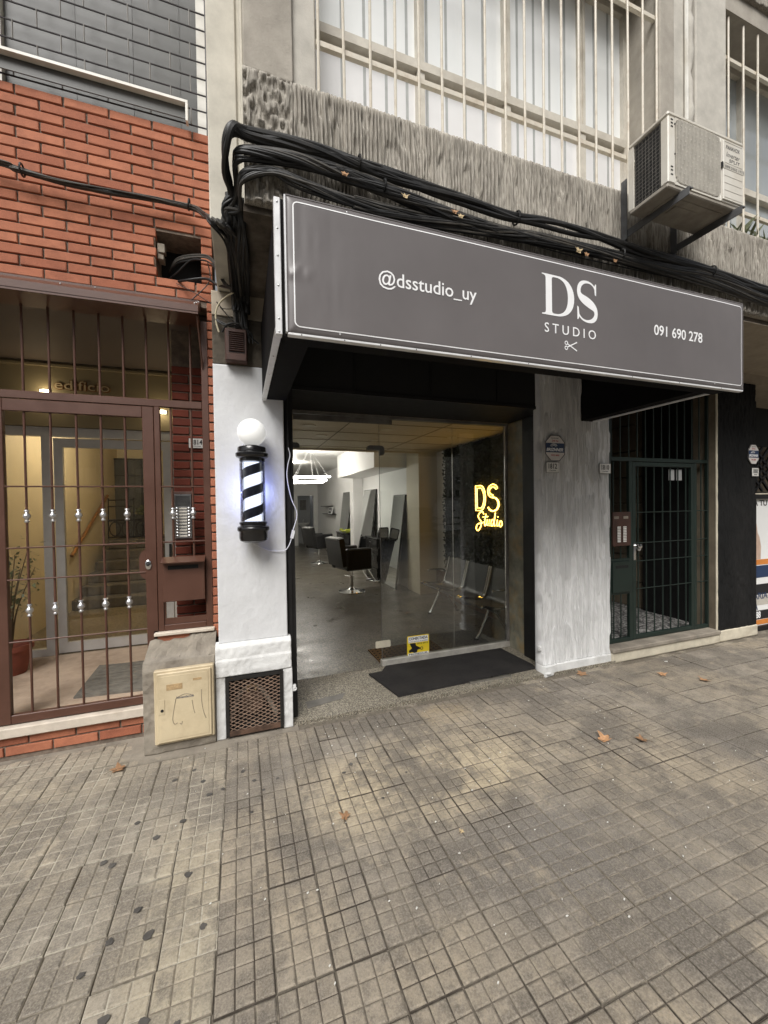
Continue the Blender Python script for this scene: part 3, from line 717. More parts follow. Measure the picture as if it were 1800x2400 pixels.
relief_panel('pilaster_base', -.187, .322, .435, .655, 2.965, 60, 30, lambda X, Z: old_edge(X, Z)+(Z < .55)*.006-np.clip((Z-.63)/.025, 0, 1)*.02, M['white_wall_old'], grey, back=.08)
relief_panel('pilaster_base', -.187, -.128, .0, .435, 2.965, 12, 50, lambda X, Z: old_edge(X, Z)-.022*(vnoise(Z*9, X*0+3, 46) > .62)*(Z < .2), M['white_wall_old'], grey, back=.3)
relief_panel('pilaster_base', .262, .326, .0, .435, 2.965, 12, 50, lambda X, Z: old_edge(X, Z)*1.3, M['white_wall_old'], grey, back=.3)
b = MB(); b.box(-.128, .262, 3.16, 3.2, 0, .45); b.box(-.128, .262, 2.98, 3.16, -.01, .02); b.build('meter_recess', M['black_matte'], grey)
# white base thin returns, black shutter guides and jambs
b = MB(); b.box(.302, .372, 3.045, 3.12, 0, 2.474); b.box(.318, .345, 3.03, 3.045, .1, 2.47); b.build('shutter_guide', M['black_paint'], grey)
b = MB(); b.box(.30, .379, 3.12, 3.70, 0, 2.474); b.build('recess_wall', M['black_paint'], grey)
# fascia over the entrance (shutter box) and black lintel
b = MB(); b.box(.30, 2.80, 3.06, 3.69, 2.475, 3.085); b.build('shutter_box', M['black_matte'], grey)
b = MB()
for x in (.86, 1.52, 2.18): b.box(x-.004, x+.004, 3.054, 3.06, 2.49, 3.08)
b.box(.31, 2.60, 3.048, 3.06, 2.475, 2.50); b.build('shutter_box_seam', M['black_paint'], grey)
# right recess side: grimy frame post, black jamb
relief_panel('recess_wall', 3.421, 3.715, .0, 2.475, 2.775, 24, 160, lambda X, Z: .006*vnoise(X*14, Z*3, 61)+.003*vnoise(X*60, Z*20, 62), M['frame_dirty'], grey, back=.05, axis='x')
b = MB(); b.box(2.782, 3.437, 3.10, 3.69, 0, 3.08); b.build('recess_core', M['black_paint'], grey)
b = MB(); b.box(2.74, 2.7815, 3.101, 3.42, 0, 2.47); b.build('shutter_guide', M['black_paint'], grey)
# right pilaster in raked white render, smooth plinth, flared foot
def pil(X, Z):
    fl = rake(60, .019, 7, 1.8, .33)(X, Z)
    foot = .03*np.clip((.34-Z)/.34, 0, 1)**2*np.clip((2.80-X)/.2, 0, 1)*(1+.6*(vnoise(X*20, Z*20, 70)-.5))
    return fl+foot
relief_panel('render_pilaster', 2.602, 3.442, .088, 3.09, 3.010, 460, 300, pil, M['stucco_white'], grey, back=.07)
relief_panel('plinth', 2.60, 3.436, -.005, .0885, 2.983, 90, 12, lambda X, Z: .006*vnoise(X*9, Z*22, 71)+.03*np.clip((2.76-X)/.16, 0, 1), M['white_wall_old'], grey, back=.09)
b = MB(); b.box(2.612, 3.437, 3.071, 3.0995, 0, 3.085); b.build('pilaster_core', M['white_wall'], grey)
b = MB()
b.tube(spline([(2.60, 2.962, .03), (2.635, 2.950, .028), (2.66, 2.958, .022)], 4), .011, 8); b.build('cut_pipe', M['white_wall_old'], grey, smooth=True)
# wall over the right gate, black render pier, recess beyond
b = MB(); b.box(3.443, 5.06, 3.12, 3.3, 2.98, 3.085); b.build('gate_lintel', M['black_matte'], grey)
relief_panel('black_pier', 5.062, 5.74, .118, 2.955, 3.0, 150, 180, flute(40, 14, .008, 9, .002), M['stucco_black'], grey, back=.07)
b = MB(); b.box(5.068, 5.735, 3.071, 3.9, 0, 2.96); b.build('pier_core', M['stucco_black'], grey)
b = MB(); b.box(5.068, 8, 3.01, 3.9, 2.962, 3.078); b.build('beam_face', M['soffit_clean'], grey)
relief_panel('pier_plinth', 5.05, 5.75, -.005, .118, 2.985, 60, 10, lambda X, Z: .008*vnoise(X*10, Z*25, 81), M['step_face'], grey, back=.09)
relief_panel('pier_edge', 5.048, 5.064, .118, 2.95, 2.998, 4, 120, lambda X, Z: .004*vnoise(X*60, Z*14, 82), M['step_face'], grey, back=.012)
b = MB(); b.box(5.050, 5.067, 3.011, 3.25, .137, 2.96); b.build('gate_jamb', M['corridor'], grey)
# recess right of the pier (neighbour shop): dark wall
b = MB(); b.box(5.74, 9, 3.75, 3.9, 0, 2.96); b.build('shop_recess', M['black_matte'], grey)
# step under the right gate
relief_panel('step_face', 3.444, 5.05, -.005, .092, 2.975, 120, 8, lambda X, Z: .006*vnoise(X*8, Z*20, 83), M['step_face'], grey, back=.1)
b = MB(); b.bbox(3.44, 5.052, 2.955, 3.2, .0925, .137, .008); b.build('step', M['block'], grey)
# corridor behind the right gate
b = MB(); b.box(3.44, 5.3, 3.2, 7.0, .05, .137); b.build('corridor_floor', M['pebble'], grey)
b = MB(); b.box(3.38, 3.44, 3.6, 7, .1, 3.0); b.box(3.38, 5.5, 6.4, 6.6, .1, 3.0); b.box(5.19, 5.4, 3.26, 6.4, .1, 2.97); b.box(3.38, 5.5, 3.3, 6.6, 2.975, 3.07); b.build('corridor_wall', M['corridor'], grey)
for r_ in range(8):
    zc = .14+r_*.36
    for q in range(7):
        y0 = 3.35+q*.46+(r_ % 2)*.2; s = MB()
        s.bbox(5.10+random.uniform(-.006, .006), 5.20, y0+.004, y0+.452, zc+.004, min(zc+.352, 2.97), .006); s.build('stone_slab', M['corridor'], grey)

# shop interior shell ------------------------------------------------------------
b = MB(); b.box(.30, 3.6, 2.972, 3.69, -.3, .0185); b.build('threshold', M['terrazzo_out'], grey)
b = MB(); b.box(.2, 3.6, 3.69, 17.5, -.3, .02); b.build('shop_floor', M['terrazzo'], grey)
b = MB(); b.box(.1, .30, 3.7, 17.5, .02, 3.08); b.box(2.96, 3.55, 6.95, 17.5, .02, 3.08); b.box(3.284, 3.36, 3.7, 6.4, .02, 3.08); b.box(.3, 2.15, 16.4, 16.6, .02, 3.08); b.box(2.78, 2.96, 16.4, 16.6, .02, 3.08); b.box(2.15, 2.78, 16.4, 16.6, 2.04, 3.08)
b.build('shop_wall', M['shop_white'], grey)
b = MB(); b.box(2.15, 2.78, 17.3, 17.5, .02, 2.3); b.build('back_room_wall', M['shop_grey'], grey)
b = MB(); b.bbox(2.93, 3.36, 6.4, 6.95, .02, 3.0, .004); b.build('shop_column', M['shop_column'], grey)
b = MB(); b.box(2.70, 2.955, 9.9, 10.25, .02, 2.8); b.build('shop_column', M['shop_white'], grey)
b = MB(); b.box(.30, 3.284, 3.72, 6.40, 2.523, 2.6); b.box(.3, 2.93, 6.38, 6.45, 2.5, 2.86); ceil = b.build('shop_ceiling', M['shop_ceiling'], grey)
b = MB()
for x in (1.15, 2.30): b.box(x-.006, x+.006, 3.74, 6.38, 2.5195, 2.523)
for y in (4.3, 4.9, 5.5, 6.1): b.box(.31, 3.28, y-.004, y+.004, 2.5185, 2.5225)
b.build('ceiling_joint', M['shop_grid'], ceil)
for x, y in ((.75, 4.6), (1.0, 5.2), (1.7, 4.6), (1.8, 5.4), (2.75, 4.9)):
    d = MB(); d.lathe([(.06, 0), (.075, 0), (.075, -.006), (.06, -.006)], (x, y, 2.523), n=20); d.build('spotlight_ring', M['shop_column'], ceil)
b = MB(); b.box(.3, 2.96, 6.45, 17.5, 2.86, 2.95); b.build('shop_ceiling', M['shop_white'], grey)
b = MB(); b.box(2.30, 2.955, 6.96, 9.9, 2.30, 2.855); b.build('duct_box', M['shop_white'], grey)

# ================================================================== BRICK BUILDING (left)
brickb = thing('brick_building', 'red brick apartment building with brown gated entrance on the left', 'building', (-1.2, 3.2, 0))
BL, BH, PX, PZ = .2435, .0555, .2555, .0672
def brick_mesh(name, l, seed):
    rr = random.Random(seed); bm = bmesh.new(); bmesh.ops.create_cube(bm, size=1)
    for v in bm.verts: v.co = Vector((v.co.x*l, v.co.y*.06, v.co.z*BH))
    bmesh.ops.bevel(bm, geom=[e for e in bm.edges if all(v.co.y < 0 for v in e.verts)], offset=.0035, segments=1, affect='EDGES')
    for v in bm.verts: v.co += Vector((rr.uniform(-1, 1)*.0012, rr.uniform(-1, 1)*.0012, rr.uniform(-1, 1)*.0010))
    me = bpy.data.meshes.new(name); bm.to_mesh(me); bm.free(); return me
_bm = {}
def bmesh_for(l, mat, var):
    key = (round(l, 3), mat, var)
    if key not in _bm: me = brick_mesh('brick', l, len(_bm)+5); me.materials.append(M[mat]); _bm[key] = me
    return _bm[key]
def brick(xa, xb, z, yf, mat='brick', parent=None):
    l = xb-xa
    if l < .012: return
    place('brick', bmesh_for(l, mat, random.randrange(3)), None, ((xa+xb)/2+random.uniform(-.001, .001), yf+.03+random.uniform(-.0015, .0015), z+random.uniform(-.0007, .0007)), parent or brickb)
def course(z, off, xl, xr, yf, holes=(), mat='brick', px=PX, bl=BL):
    k0 = math.floor((xl-off)/px)-1; x = off+k0*px
    while x < xr:
        a, c = x+(px-bl)/2, x+(px+bl)/2; a = max(a, xl); c = min(c, xr); x += px
        if c-a < .012: continue
        segs = [(a, c)]
        for (hx0, hx1, hz0, hz1) in holes:
            if hz0 < z < hz1:
                ns = []
                for (p, q) in segs:
                    if q <= hx0 or p >= hx1: ns.append((p, q))
                    else:
                        if p < hx0: ns.append((p, hx0))
                        if q > hx1: ns.append((hx1, q))
                segs = ns
        for p, q in segs: brick(p, q, z, yf, mat)
XR = -.166; HOLE = (-.527, -.238, 3.222, 3.550)
top = 4.275
for i in range(18):                               # upper brick face
    z = top-i*PZ
    if z < 3.10: break
    course(z, -1.301+(0 if i % 2 == 0 else PX/2), -2.4, XR, 3.2, [HOLE])
iz = 17
for i in range(iz, 55):                           # jamb strip beside the gate down to the marble sill
    z = top-i*PZ
    if z > 3.10: continue
    if z < .66: break
    course(z, -1.301+(0 if i % 2 == 0 else PX/2), -.2085, XR, 3.2)
for i, z in ((0, .672),): course(z, -.36, -.575, XR-.0, 3.195)
for i, z in enumerate((.128, .061)): course(z, -1.05+(i % 2)*PX/2-.02, -2.4, -.625, 3.2)
b = MB()                                          # mortar bed behind the bricks
b.box(-2.4, HOLE[0]-.006, 3.212, 3.45, 3.06, 4.300); b.box(HOLE[1]+.006, XR-.004, 3.212, 3.45, 3.06, 4.300)
b.box(HOLE[0]-.006, HOLE[1]+.006, 3.212, 3.45, 3.06, HOLE[2]-.006); b.box(HOLE[0]-.006, HOLE[1]+.006, 3.212, 3.45, HOLE[3]+.006, 4.300)
b.box(-.207, XR-.004, 3.212, 3.45, .60, 3.059); b.box(-.58, -.2075, 3.207, 3.45, .60, .703); b.box(-2.4, -.628, 3.212, 3.45, 0, .158)
b.build('mortar_bed', M['mortar'], brickb)
b = MB(); b.box(HOLE[0]-.05, HOLE[1]+.05, 3.45, 3.5, HOLE[2]-.05, HOLE[3]+.05); b.build('hole_back', M['black_matte'], brickb)
b = MB(); b.obox((-.50, 3.27, 3.46), (1, 0, 0), (0, 1, .2), (0, 0, 1), .022, .04, .03); b.obox((-.505, 3.28, 3.40), (1, .2, 0), (0, 1, 0), (0, .1, 1), .018, .04, .022); b.build('broken_brick', M['block'], brickb)
# mould line under the cables is real dirt: left to the brick material
# upper window of the brick building
wn = MB(); wn.box(-.245, -.186, 3.27, 3.40, 4.30, 6.6); wn.box(-2.4, -1.39, 3.27, 3.40, 4.30, 6.6); wf = wn.build('window', M['rail_white'], brickb)
for a, c in ((-1.385, -1.0), (-.998, -.66), (-.658, -.36), (-.358, -.247)):
    p = MB(); p.box(a, c, 3.31+.002*(a > -.9), 3.32+.002*(a > -.9), 4.30, 6.6); p.build('pane', M['glass_grey'], wf)
b = MB(); b.box(-2.4, XR-.004, 3.215, 3.30, 4.300, 4.312); b.build('window_ledge', M['mortar'], brickb)
b = MB(); b.box(-2.4, XR, 3.25, 3.5, 6.6, 7.4); b.box(-2.4, XR, 3.5, 3.6, 3.0, 6.6); b.build('back_wall', M['concrete'], brickb)
# white flat rail standing on the brick parapet
t = thing('window_guard_rail', 'white painted flat rail in front of the grey upper left window', 'rail', (-.3, 3.18, 4.30))
r = MB(); r.box(-2.2, -.297, 3.12, 3.168, 4.425, 4.443); r.build('top_rail', M['rail_white'], t)
r = MB(); r.box(-.312, -.297, 3.12, 3.168, 4.303, 4.4245); r.build('end_post', M['rail_white'], t)
r = MB(); r.box(-2.2, -.3125, 3.16, 3.168, 4.345, 4.4245); r.build('apron', M['glass_grey'], t)
# iron grille: long horizontal rods tied by staggered short rods
t = thing('window_grille', 'dark iron rod grille with staggered ties over the grey upper left window', 'window grille', (-.2, 3.2, 4.3))
zr = [4.361+.1158*i for i in range(20)]
for z in zr:
    r = MB(); r.tube([(-2.3, 3.215, z), (-1.2, 3.215, z+random.uniform(-.002, .002)), (-.179, 3.215, z)], .0055, 6); r.build('rod', M['dark_rod'], t, smooth=True)
for i in range(len(zr)-1):
    o = 0 if i % 2 else .128
    for x in np.arange(-2.2+o, -.25, .2555):
        r = MB(); r.cyl((float(x), 3.212, zr[i]), (float(x), 3.212, zr[i+1]), .0045, 6); r.build('tie', M['frame_grey'], t, smooth=True)
r = MB(); r.cyl((-.178, 3.215, 4.31), (-.178, 3.215, 6.6), .006, 6); r.build('end_rod', M['dark_rod'], t, smooth=True)

# ---- vestibule behind the brown gate
b = MB(); b.box(-2.6, -.2, 3.30, 4.62, 0, .222); b.build('vestibule_floor', M['pinkfloor'], brickb)
b = MB(); b.bbox(-2.2, -.622, 3.165, 3.33, .160, .224, .006); b.build('marble_sill', M['marble'], brickb)
b = MB(); b.bbox(-.592, -.200, 3.165, 3.28, .704, .727, .004); b.build('marble_sill', M['marble'], brickb)
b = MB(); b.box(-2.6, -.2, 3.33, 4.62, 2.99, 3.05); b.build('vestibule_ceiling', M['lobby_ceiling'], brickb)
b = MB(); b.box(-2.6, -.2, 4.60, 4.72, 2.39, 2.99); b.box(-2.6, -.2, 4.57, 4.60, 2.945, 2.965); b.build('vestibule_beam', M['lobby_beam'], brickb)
b = MB(); b.box(-2.75, -2.6, 3.3, 9, 0, 3.05); b.box(-.2, -.18, 3.46, 9, 0, 3.05); b.build('vestibule_wall', M['lobby_wall'], brickb)
b = MB(); b.box(-2.4, -2.2, 3.21, 3.33, 0, 3.06); b.build('gate_jamb', M['mortar'], brickb)
for i in range(38):                                # inner brick jamb
    z = .262+i*PZ
    if z > 2.72: break
    course(z, -.50+(.13 if i % 2 else .0), -.492, -.215, 3.50, mat='brick_dark')
b = MB(); b.box(-.490, -.2, 3.512, 3.60, .222, 2.99); b.build('mortar_bed', M['mortar'], brickb)
# aluminium glazed front between vestibule and lobby
al = MB(); y0, y1 = 4.62, 4.68
al.box(-2.6, -.62, y0, y1, 2.30, 2.385); al.box(-1.755, -1.69, y0, y1, .223, 2.30); al.box(-.665, -.62, y0, y1, .223, 2.30)
al.box(-2.6, -1.755, y0, y1, .223, .29); lf = al.build('lobby_glazing', M['anodised'], brickb)
dr = MB(); y0, y1 = 4.63, 4.67
dr.box(-1.665, -1.595, y0, y1, .235, 2.285); dr.box(-.745, -.675, y0, y1, .235, 2.285); dr.box(-1.595, -.745, y0, y1, 2.20, 2.285); dr.box(-1.595, -.745, y0, y1, .235, .33)
ld = dr.build('lobby_door', M['anodised'], brickb)
p = MB(); p.box(-1.595, -.745, 4.648, 4.652, .33, 2.20); p.build('pane', M['glass_lobby'], ld)
p = MB(); p.box(-2.6, -1.755, 4.648, 4.652, .29, 2.30); p.build('pane', M['glass_lobby'], lf)
p = MB(); p.box(-.70, -.68, 4.58, 4.61, 1.1, 1.24); p.build('door_handle', M['iron'], ld)
# lobby: side walls, flecked floor, stairs with landing, back panels
b = MB(); b.box(-2.6, -.2, 4.621, 9.0, 0, .225); b.build('lobby_floor', M['rug_stone'], brickb)
b = MB(); b.box(-2.6, -.2, 4.72, 9, 2.85, 2.9); b.box(-2.6, -.2, 8.9, 9.0, .2, 2.85); b.box(-2.6, -2.205, 4.95, 8.9, .225, 2.85); b.build('lobby_wall', M['lobby_wall'], brickb)
for i in range(6):
    s = MB(); s.bbox(-2.20+.03*i, -.9, 6.55+.22*i, 8.9, .226+.145*i, .226+.145*(i+1), .014); s.build('stair_step', M['stair'], brickb)
b = MB(); b.box(-2.26, -1.50, 8.70, 8.76, 1.10, 2.52); b.build('landing_panel', M['glass_grey'], brickb)
b = MB()
for x in (-2.27, -2.0, -1.76, -1.50): b.box(x-.012, x+.012, 8.67, 8.70, 1.10, 2.54)
b.box(-2.28, -1.49, 8.665, 8.695, 2.52, 2.55); b.box(-2.28, -1.49, 8.668, 8.692, 2.22, 2.235); b.build('landing_panel_frame', M['iron'], brickb)
b = MB(); b.tube([(-2.165, 6.5, .98), (-2.165, 8.1, 1.84)], .022, 8)
for y in (6.7, 7.3, 7.9): b.cyl((-2.2, y, .98+(y-6.5)*.5375-.04), (-2.165, y, .98+(y-6.5)*.5375), .008, 6)
b.build('handrail', M['wood'], brickb, smooth=True)
# landing ironwork: planter stand with scroll work and a small plant
t = thing('iron_planter_stand', 'black iron scrollwork stand on the lobby stair landing', 'stand', (-1.85, 8.1, 1.097))
b = MB(); sx = -.545
for x in (-1.62, -1.24, -1.02): b.cyl((x+sx, 8.1, 1.097), (x+sx+.01, 8.1, 1.80 if x < -1.1 else 1.45), .011, 6)
for z in (1.12, 1.40, 1.42, 1.65, 1.76): b.cyl((-1.62+sx, 8.1, z), ((-1.22 if z > 1.6 else -.95)+sx, 8.1, z), .010, 6)
for cx in (-1.52, -1.34, -1.12):
    for sg in (1, -1): b.tube([(cx+sx+sg*.08*math.cos(a), 8.1, 1.26+.12*math.sin(a)) for a in np.linspace(-2.4, 2.4, 12)], .008, 6)
b.build('frame', M['iron'], t, smooth=True)
b = MB(); rq = random.Random(3)
for _ in range(60):
    p = Vector((-1.62+rq.gauss(0, .07), 8.1+rq.gauss(0, .05), 1.50+abs(rq.gauss(0, .07)))); d = Vector((rq.uniform(-1, 1), rq.uniform(-1, 1), rq.uniform(-.3, 1))).normalized(); q = d.cross(Vector((.3, 1, .2))).normalized(); L = rq.uniform(.04, .08)
    b.add([p, p+d*L*.5+q*L*.3, p+d*L, p+d*L*.5-q*L*.3], [(0, 1, 2, 3)])
tag(b.build('foliage', M['plant_leaf'], t, fix=False), kind='stuff')
# lobby lamps: two small ceiling discs
def ceiling_lamp(x, y, z, e, label, grp=None, r=.07, col=(1.0, .90, .72)):
    t = thing('ceiling_lamp', label, 'lamp', (x, y, z), grp)
    d = MB(); d.lathe([(r*1.25, 0), (r*1.25, -.012), (r, -.018), (.002, -.018)], (x, y, z), n=20); d.build('rim', M['anodised'], t, smooth=True)
    d = MB(); d.lathe([(r*.85, -.019), (r*.7, -.03), (.002, -.034)], (x, y, z), n=20); d.build('bulb', M['lamp_warm'], t, smooth=True)
    ld_ = bpy.data.lights.new('lamp_light', 'POINT'); ld_.energy = e; ld_.color = col; ld_.shadow_soft_size = .008
    lo = bpy.data.objects.new('lamp_light', ld_); COL.objects.link(lo); lo.parent = t; lo.location = (0, 0, -.10)
    return t
def wall_lamp(x, z, e, label):
    t = thing('wall_lamp', label, 'lamp', (x, 4.58, z), 'small lamps on the vestibule beam')
    d = MB(); d.sphere((x, 4.580, z), .030, 14, 8, (1.3, .5, .55)); d.build('bulb', M['lamp_warm'], t, smooth=True)
    d = MB(); d.bbox(x-.045, x+.045, 4.588, 4.5985, z-.024, z+.024, .004); d.build('back_plate', M['anodised'], t)
    l = bpy.data.lights.new('lamp_light', 'POINT'); l.energy = e; l.color = (1.0, .82, .52); l.shadow_soft_size = .008
    o = bpy.data.objects.new('lamp_light', l); COL.objects.link(o); o.parent = t; o.location = (0, -.10, -.02)
wall_lamp(-1.70, 2.71, .45, 'small lit lamp on the beam left of the word edificio')
wall_lamp(-.735, 2.58, .45, 'small lit lamp on the beam beside the dark brick jamb')
ceiling_lamp(-1.4, 5.9, 2.85, 36, 'round warm lamp on the lobby ceiling beyond the glass door')
# potted variegated ficus
t = thing('potted_ficus', 'small variegated ficus in a terracotta pot behind the brown gate', 'plant', (-1.86, 4.25, .222))
b = MB(); b.lathe([(.095, 0), (.10, .01), (.135, .20), (.15, .205), (.15, .245), (.135, .245), (.125, .20), (.01, .20)], (-1.86, 4.25, .2225), n=24); b.build('pot', M['terracotta'], t, smooth=True)
b = MB(); stems = []
for k2 in range(7):
    a = random.uniform(0, 6.28); r0 = random.uniform(.1, .25); h = random.uniform(.55, .85)
    pts = spline([(-1.86, 4.25, .42), (-1.86+.3*r0*math.cos(a), 4.25+.3*r0*math.sin(a), .42+h*.5), (-1.84+r0*math.cos(a), 4.25+r0*math.sin(a), .42+h)], 5)
    stems.append(pts); b.tube(pts, [.008*(1-.7*i/len(pts)) for i in range(len(pts))], 5)
b.build('stem', M['twig'], t, smooth=True)
b = MB()
for pts in stems:
    for _ in range(46):
        p = pts[random.randrange(5, len(pts))]+Vector((random.gauss(0, .07), random.gauss(0, .07), random.gauss(0, .06)))
        d = Vector((random.uniform(-1, 1), random.uniform(-1, 1), random.uniform(-.9, .4))).normalized(); s = d.cross(Vector((random.random(), random.random(), 1))).normalized(); L = random.uniform(.03, .055)
        b.add([p, p+d*L*.5+s*L*.28, p+d*L, p+d*L*.5-s*L*.28], [(0, 1, 2, 3)])
tag(b.build('foliage', M['plant_leaf'], t, fix=False), kind='stuff')
# ribbed rubber mat in the vestibule
b = MB(); b.prism([(-1.18, 3.50), (-.72, 3.46), (-.84, 4.10), (-1.20, 4.14)], lambda u, v, d: (u, v, d), .2225, .236)
for i in range(9):
    q = i/8; b.box(-1.17+.02*q, -.80, 3.53+.57*q-.006, 3.53+.57*q+.006, .236, .240)
tag(b.build('vestibule_mat', M['rubber_grey'], None, (-1.0, 3.8, .223)), 'grey ribbed rubber mat on the vestibule floor behind the gate', 'mat')

# ---- the brown iron gate
gate = thing('iron_gate', 'brown painted iron gate with silver knobs at the brick entrance', 'gate', (-.9, 3.22, .225))
GY = 3.225
def gbox(name, x0, x1, z0, z1, y0=GY-.02, y1=GY+.02, mat='brown', parent=None, bev=.003):
    b = MB(); b.bbox(x0, x1, y0, y1, z0, z1, bev); return b.build(name, M[mat], parent or gate)
gbox('frame_post', -.256, -.2095, .728, 2.96); gbox('frame_post', -.567, -.531, .728, 2.321); gbox('frame_post', -1.62, -1.55, .226, 2.96)
gbox('frame_rail', -1.55, -.2565, 2.3215, 2.372); gbox('frame_rail', -.531, -.2565, .728, .770); gbox('frame_foot', -.600, -.568, .226, .74)
leaf = gbox('door_leaf', -.640, -.570, .232, 2.3165)
for nm, a in (('stile', (-1.545, -1.415, .232, 2.3165)), ('top_rail', (-1.4145, -.6405, 2.240, 2.3165)), ('bottom_rail', (-1.4145, -.6405, .232, .287))):
    b = MB(); b.bbox(a[0], a[1], GY-.019, GY+.019, a[2], a[3], .003); b.build(nm, M['brown'], leaf)
KN = [(.006, -.052), (.018, -.050), (.021, -.040), (.012, -.032), (.016, -.022), (.026, -.012), (.029, 0), (.026, .012), (.016, .022), (.012, .032), (.021, .040), (.018, .050), (.006, .052)]
KN = [(r_*.74, h*.80) for r_, h in KN]
def gbar(x, z0, z1, knobs=(), parent=None, r=.0075):
    b = MB(); b.cyl((x, GY, z0), (x, GY, z1), r, 8); o = b.build('bar', M['brown'], parent or gate, smooth=True)
    for z in knobs:
        kb = MB(); kb.lathe(KN, (x, GY, z), n=14); kb.build('knob', M['knob'], o, smooth=True)
for x in (-1.31, -1.171, -1.029, -.889, -.748):
    gbar(x, .288, 2.240, (1.565, .953), gate)
for x in (-.463, -.330): gbar(x, 1.25, 2.321, (1.565,), gate)
for i in range(9): gbar(-1.449+.1403*i, 2.373, 2.97)
gbox('frame_post', -2.199, -2.15, .226, 2.96); gbox('frame_rail', -2.1495, -1.6205, 2.3215, 2.372); gbox('frame_rail', -2.1495, -1.6205, .226, .27)
for i in range(3): gbar(-1.73-.14*i, .27, 2.321, (1.565, .953)); gbar(-1.73-.14*i, 2.372, 2.97)
for z in (1.757, 1.361, 1.156, .756):
    b = MB(); b.cyl((-1.42, GY-.012, z), (-.64, GY-.012, z), .0055, 6); b.build('cross_rod', M['brown'], gate, smooth=True)
for z in (1.757, 1.361):
    b = MB(); b.cyl((-.531, GY-.012, z), (-.256, GY-.012, z), .0055, 6); b.build('cross_rod', M['brown'], gate, smooth=True)
b = MB(); b.prism([(-.64, 1.10), (-.668, 1.125), (-.68, 1.16), (-.68, 1.26), (-.668, 1.295), (-.64, 1.32)], lambda u, v, d: (u, d, v), GY-.012, GY+.012); b.build('lock_plate', M['brown'], leaf)
b = MB(); b.sphere((-.622, GY-.024, 1.209), .024, 16, 8, (.9, .35, 1.45)); lk = b.build('lock', M['chrome'], leaf, smooth=True)
b = MB(); b.lathe([(.010, 0), (.010, -.004), (.006, -.005)], (-.622, GY-.031, 1.209), (0, 1, 0), 12); b.build('keyhole', M['iron'], lk)
b = MB(); b.box(-.53, -.257, GY-.01, GY+.0, .772, .815); b.box(-.53, -.522, GY-.01, GY+.01, .815, .95); b.build('bottom_strip', M['brown'], gate)
mb_ = MB(); mb_.bbox(-.529, -.258, GY-.055, GY+.10, .940, 1.225, .004); mbx = mb_.build('letter_box', M['brown'], gate)
b = MB(); b.obox((-.394, GY-.06, 1.236), (1, 0, 0), (0, 1, .32), (0, -.32, 1), .140, .05, .004); b.build('letter_box_hood', M['brown'], mbx)
b = MB(); b.box(-.495, -.300, GY-.0562, GY-.0545, 1.168, 1.196); b.build('letter_slot', M['black_matte'], mbx)
b = MB(); b.prism([(GY-.20, 2.945), (GY-.20, 2.99), (GY-.03, 3.088), (GY-.03, 3.10), (GY+.05, 3.10), (GY+.05, 3.06), (GY-.185, 2.945)], lambda u, v, d: (d, u, v), -2.2, -.252); hood = b.build('hood', M['brown'], gate)
b = MB(); b.box(-2.2, -.2535, GY-.197, GY+.03, 2.93, 2.9445); b.build('hood_edge', M['brown'], hood)
for x, u in ((-1.05, .4), (-.88, .75), (-.275, .2), (-.268, .5), (-.26, .85)):
    b = MB(); b.sphere((x, GY-.20+.17*u, 2.994+.098*u), .006, 8, 6); b.build('screw', M['steel'], hood, smooth=True)
b = MB(); b.bar((-.262, GY-.17, 2.93), (-.245, GY-.02, 2.62), .008, .022); b.build('hood_stay', M['brown'], gate)
# intercom on the gate side panel
t = thing('intercom', 'grey apartment intercom with two button columns behind the brown gate', 'intercom', (-.40, 3.30, 1.37))
b = MB(); b.bbox(-.470, -.338, 3.285, 3.33, 1.365, 1.725, .006); b.build('housing', M['vent_brown'], t)
b = MB(); b.bbox(-.460, -.348, 3.277, 3.2845, 1.38, 1.705, .002); pl = b.build('face_plate', M['steel'], t)
for i in range(8):
    b = MB(); b.box(-.452, -.356, 3.2735, 3.2765, 1.622+.009*i, 1.6265+.009*i); b.build('speaker_slot', M['iron'], pl)
for i in range(10):
    z = 1.60-.0225*i
    b = MB(); b.box(-.430, -.378, 3.2740, 3.2765, z-.006, z+.006); b.build('name_card', M['ac_grey'], pl)
    for x in (-.443, -.365):
        b = MB(); b.lathe([(.008, 0), (.008, -.004), (.005, -.006)], (x, 3.277, z), (0, 1, 0), 10); b.build('button', M['chrome'], pl, smooth=True)
# lettering "edificio" on the lobby beam
t = thing('building_lettering', 'brown outlined word edificio on the lobby beam above the gate', 'lettering', (-1.4, 4.59, 2.7))
text_on('letters', 'edificio', M['wood'], t, -1.632, -1.178, 2.735, 2.832, 4.598, bold=.035, thick=.012)
text_on('letter_faces', 'edificio', M['beige'], t, -1.626, -1.184, 2.740, 2.827, 4.585, bold=.002, thick=.002)
def number_plate(num, x0, x1, z0, z1, y, label, sub='COLONIA'):
    t = thing('house_number_plate', label, 'number plate', ((x0+x1)/2, y, z0), 'white enamel house number plates')
    b = MB(); b.bbox(x0, x1, y-.004, y+.004, z0, z1, .0015); b.build('plate', M['plate'], t)
    b = MB(); b.bbox(x0-.0025, x1+.0025, y-.002, y+.003, z0-.0025, z1+.0025, .0015); b.build('rim', M['iron'], t)
    w = x1-x0; h = z1-z0
    text_on('number', num, M['black_print'], t, x0+.16*w, x1-.16*w, z0+.36*h, z1-.12*h, y-.0042, bold=.02, thick=.0006)
    text_on('street_name', sub, M['black_print'], t, x0+.24*w, x1-.24*w, z0+.12*h, z0+.25*h, y-.0042, bold=.005, thick=.0006)
    return t
number_plate('1814', -.378, -.262, 2.075, 2.15, 3.49, 'white number plate 1814 on the dark brick jamb behind the gate')

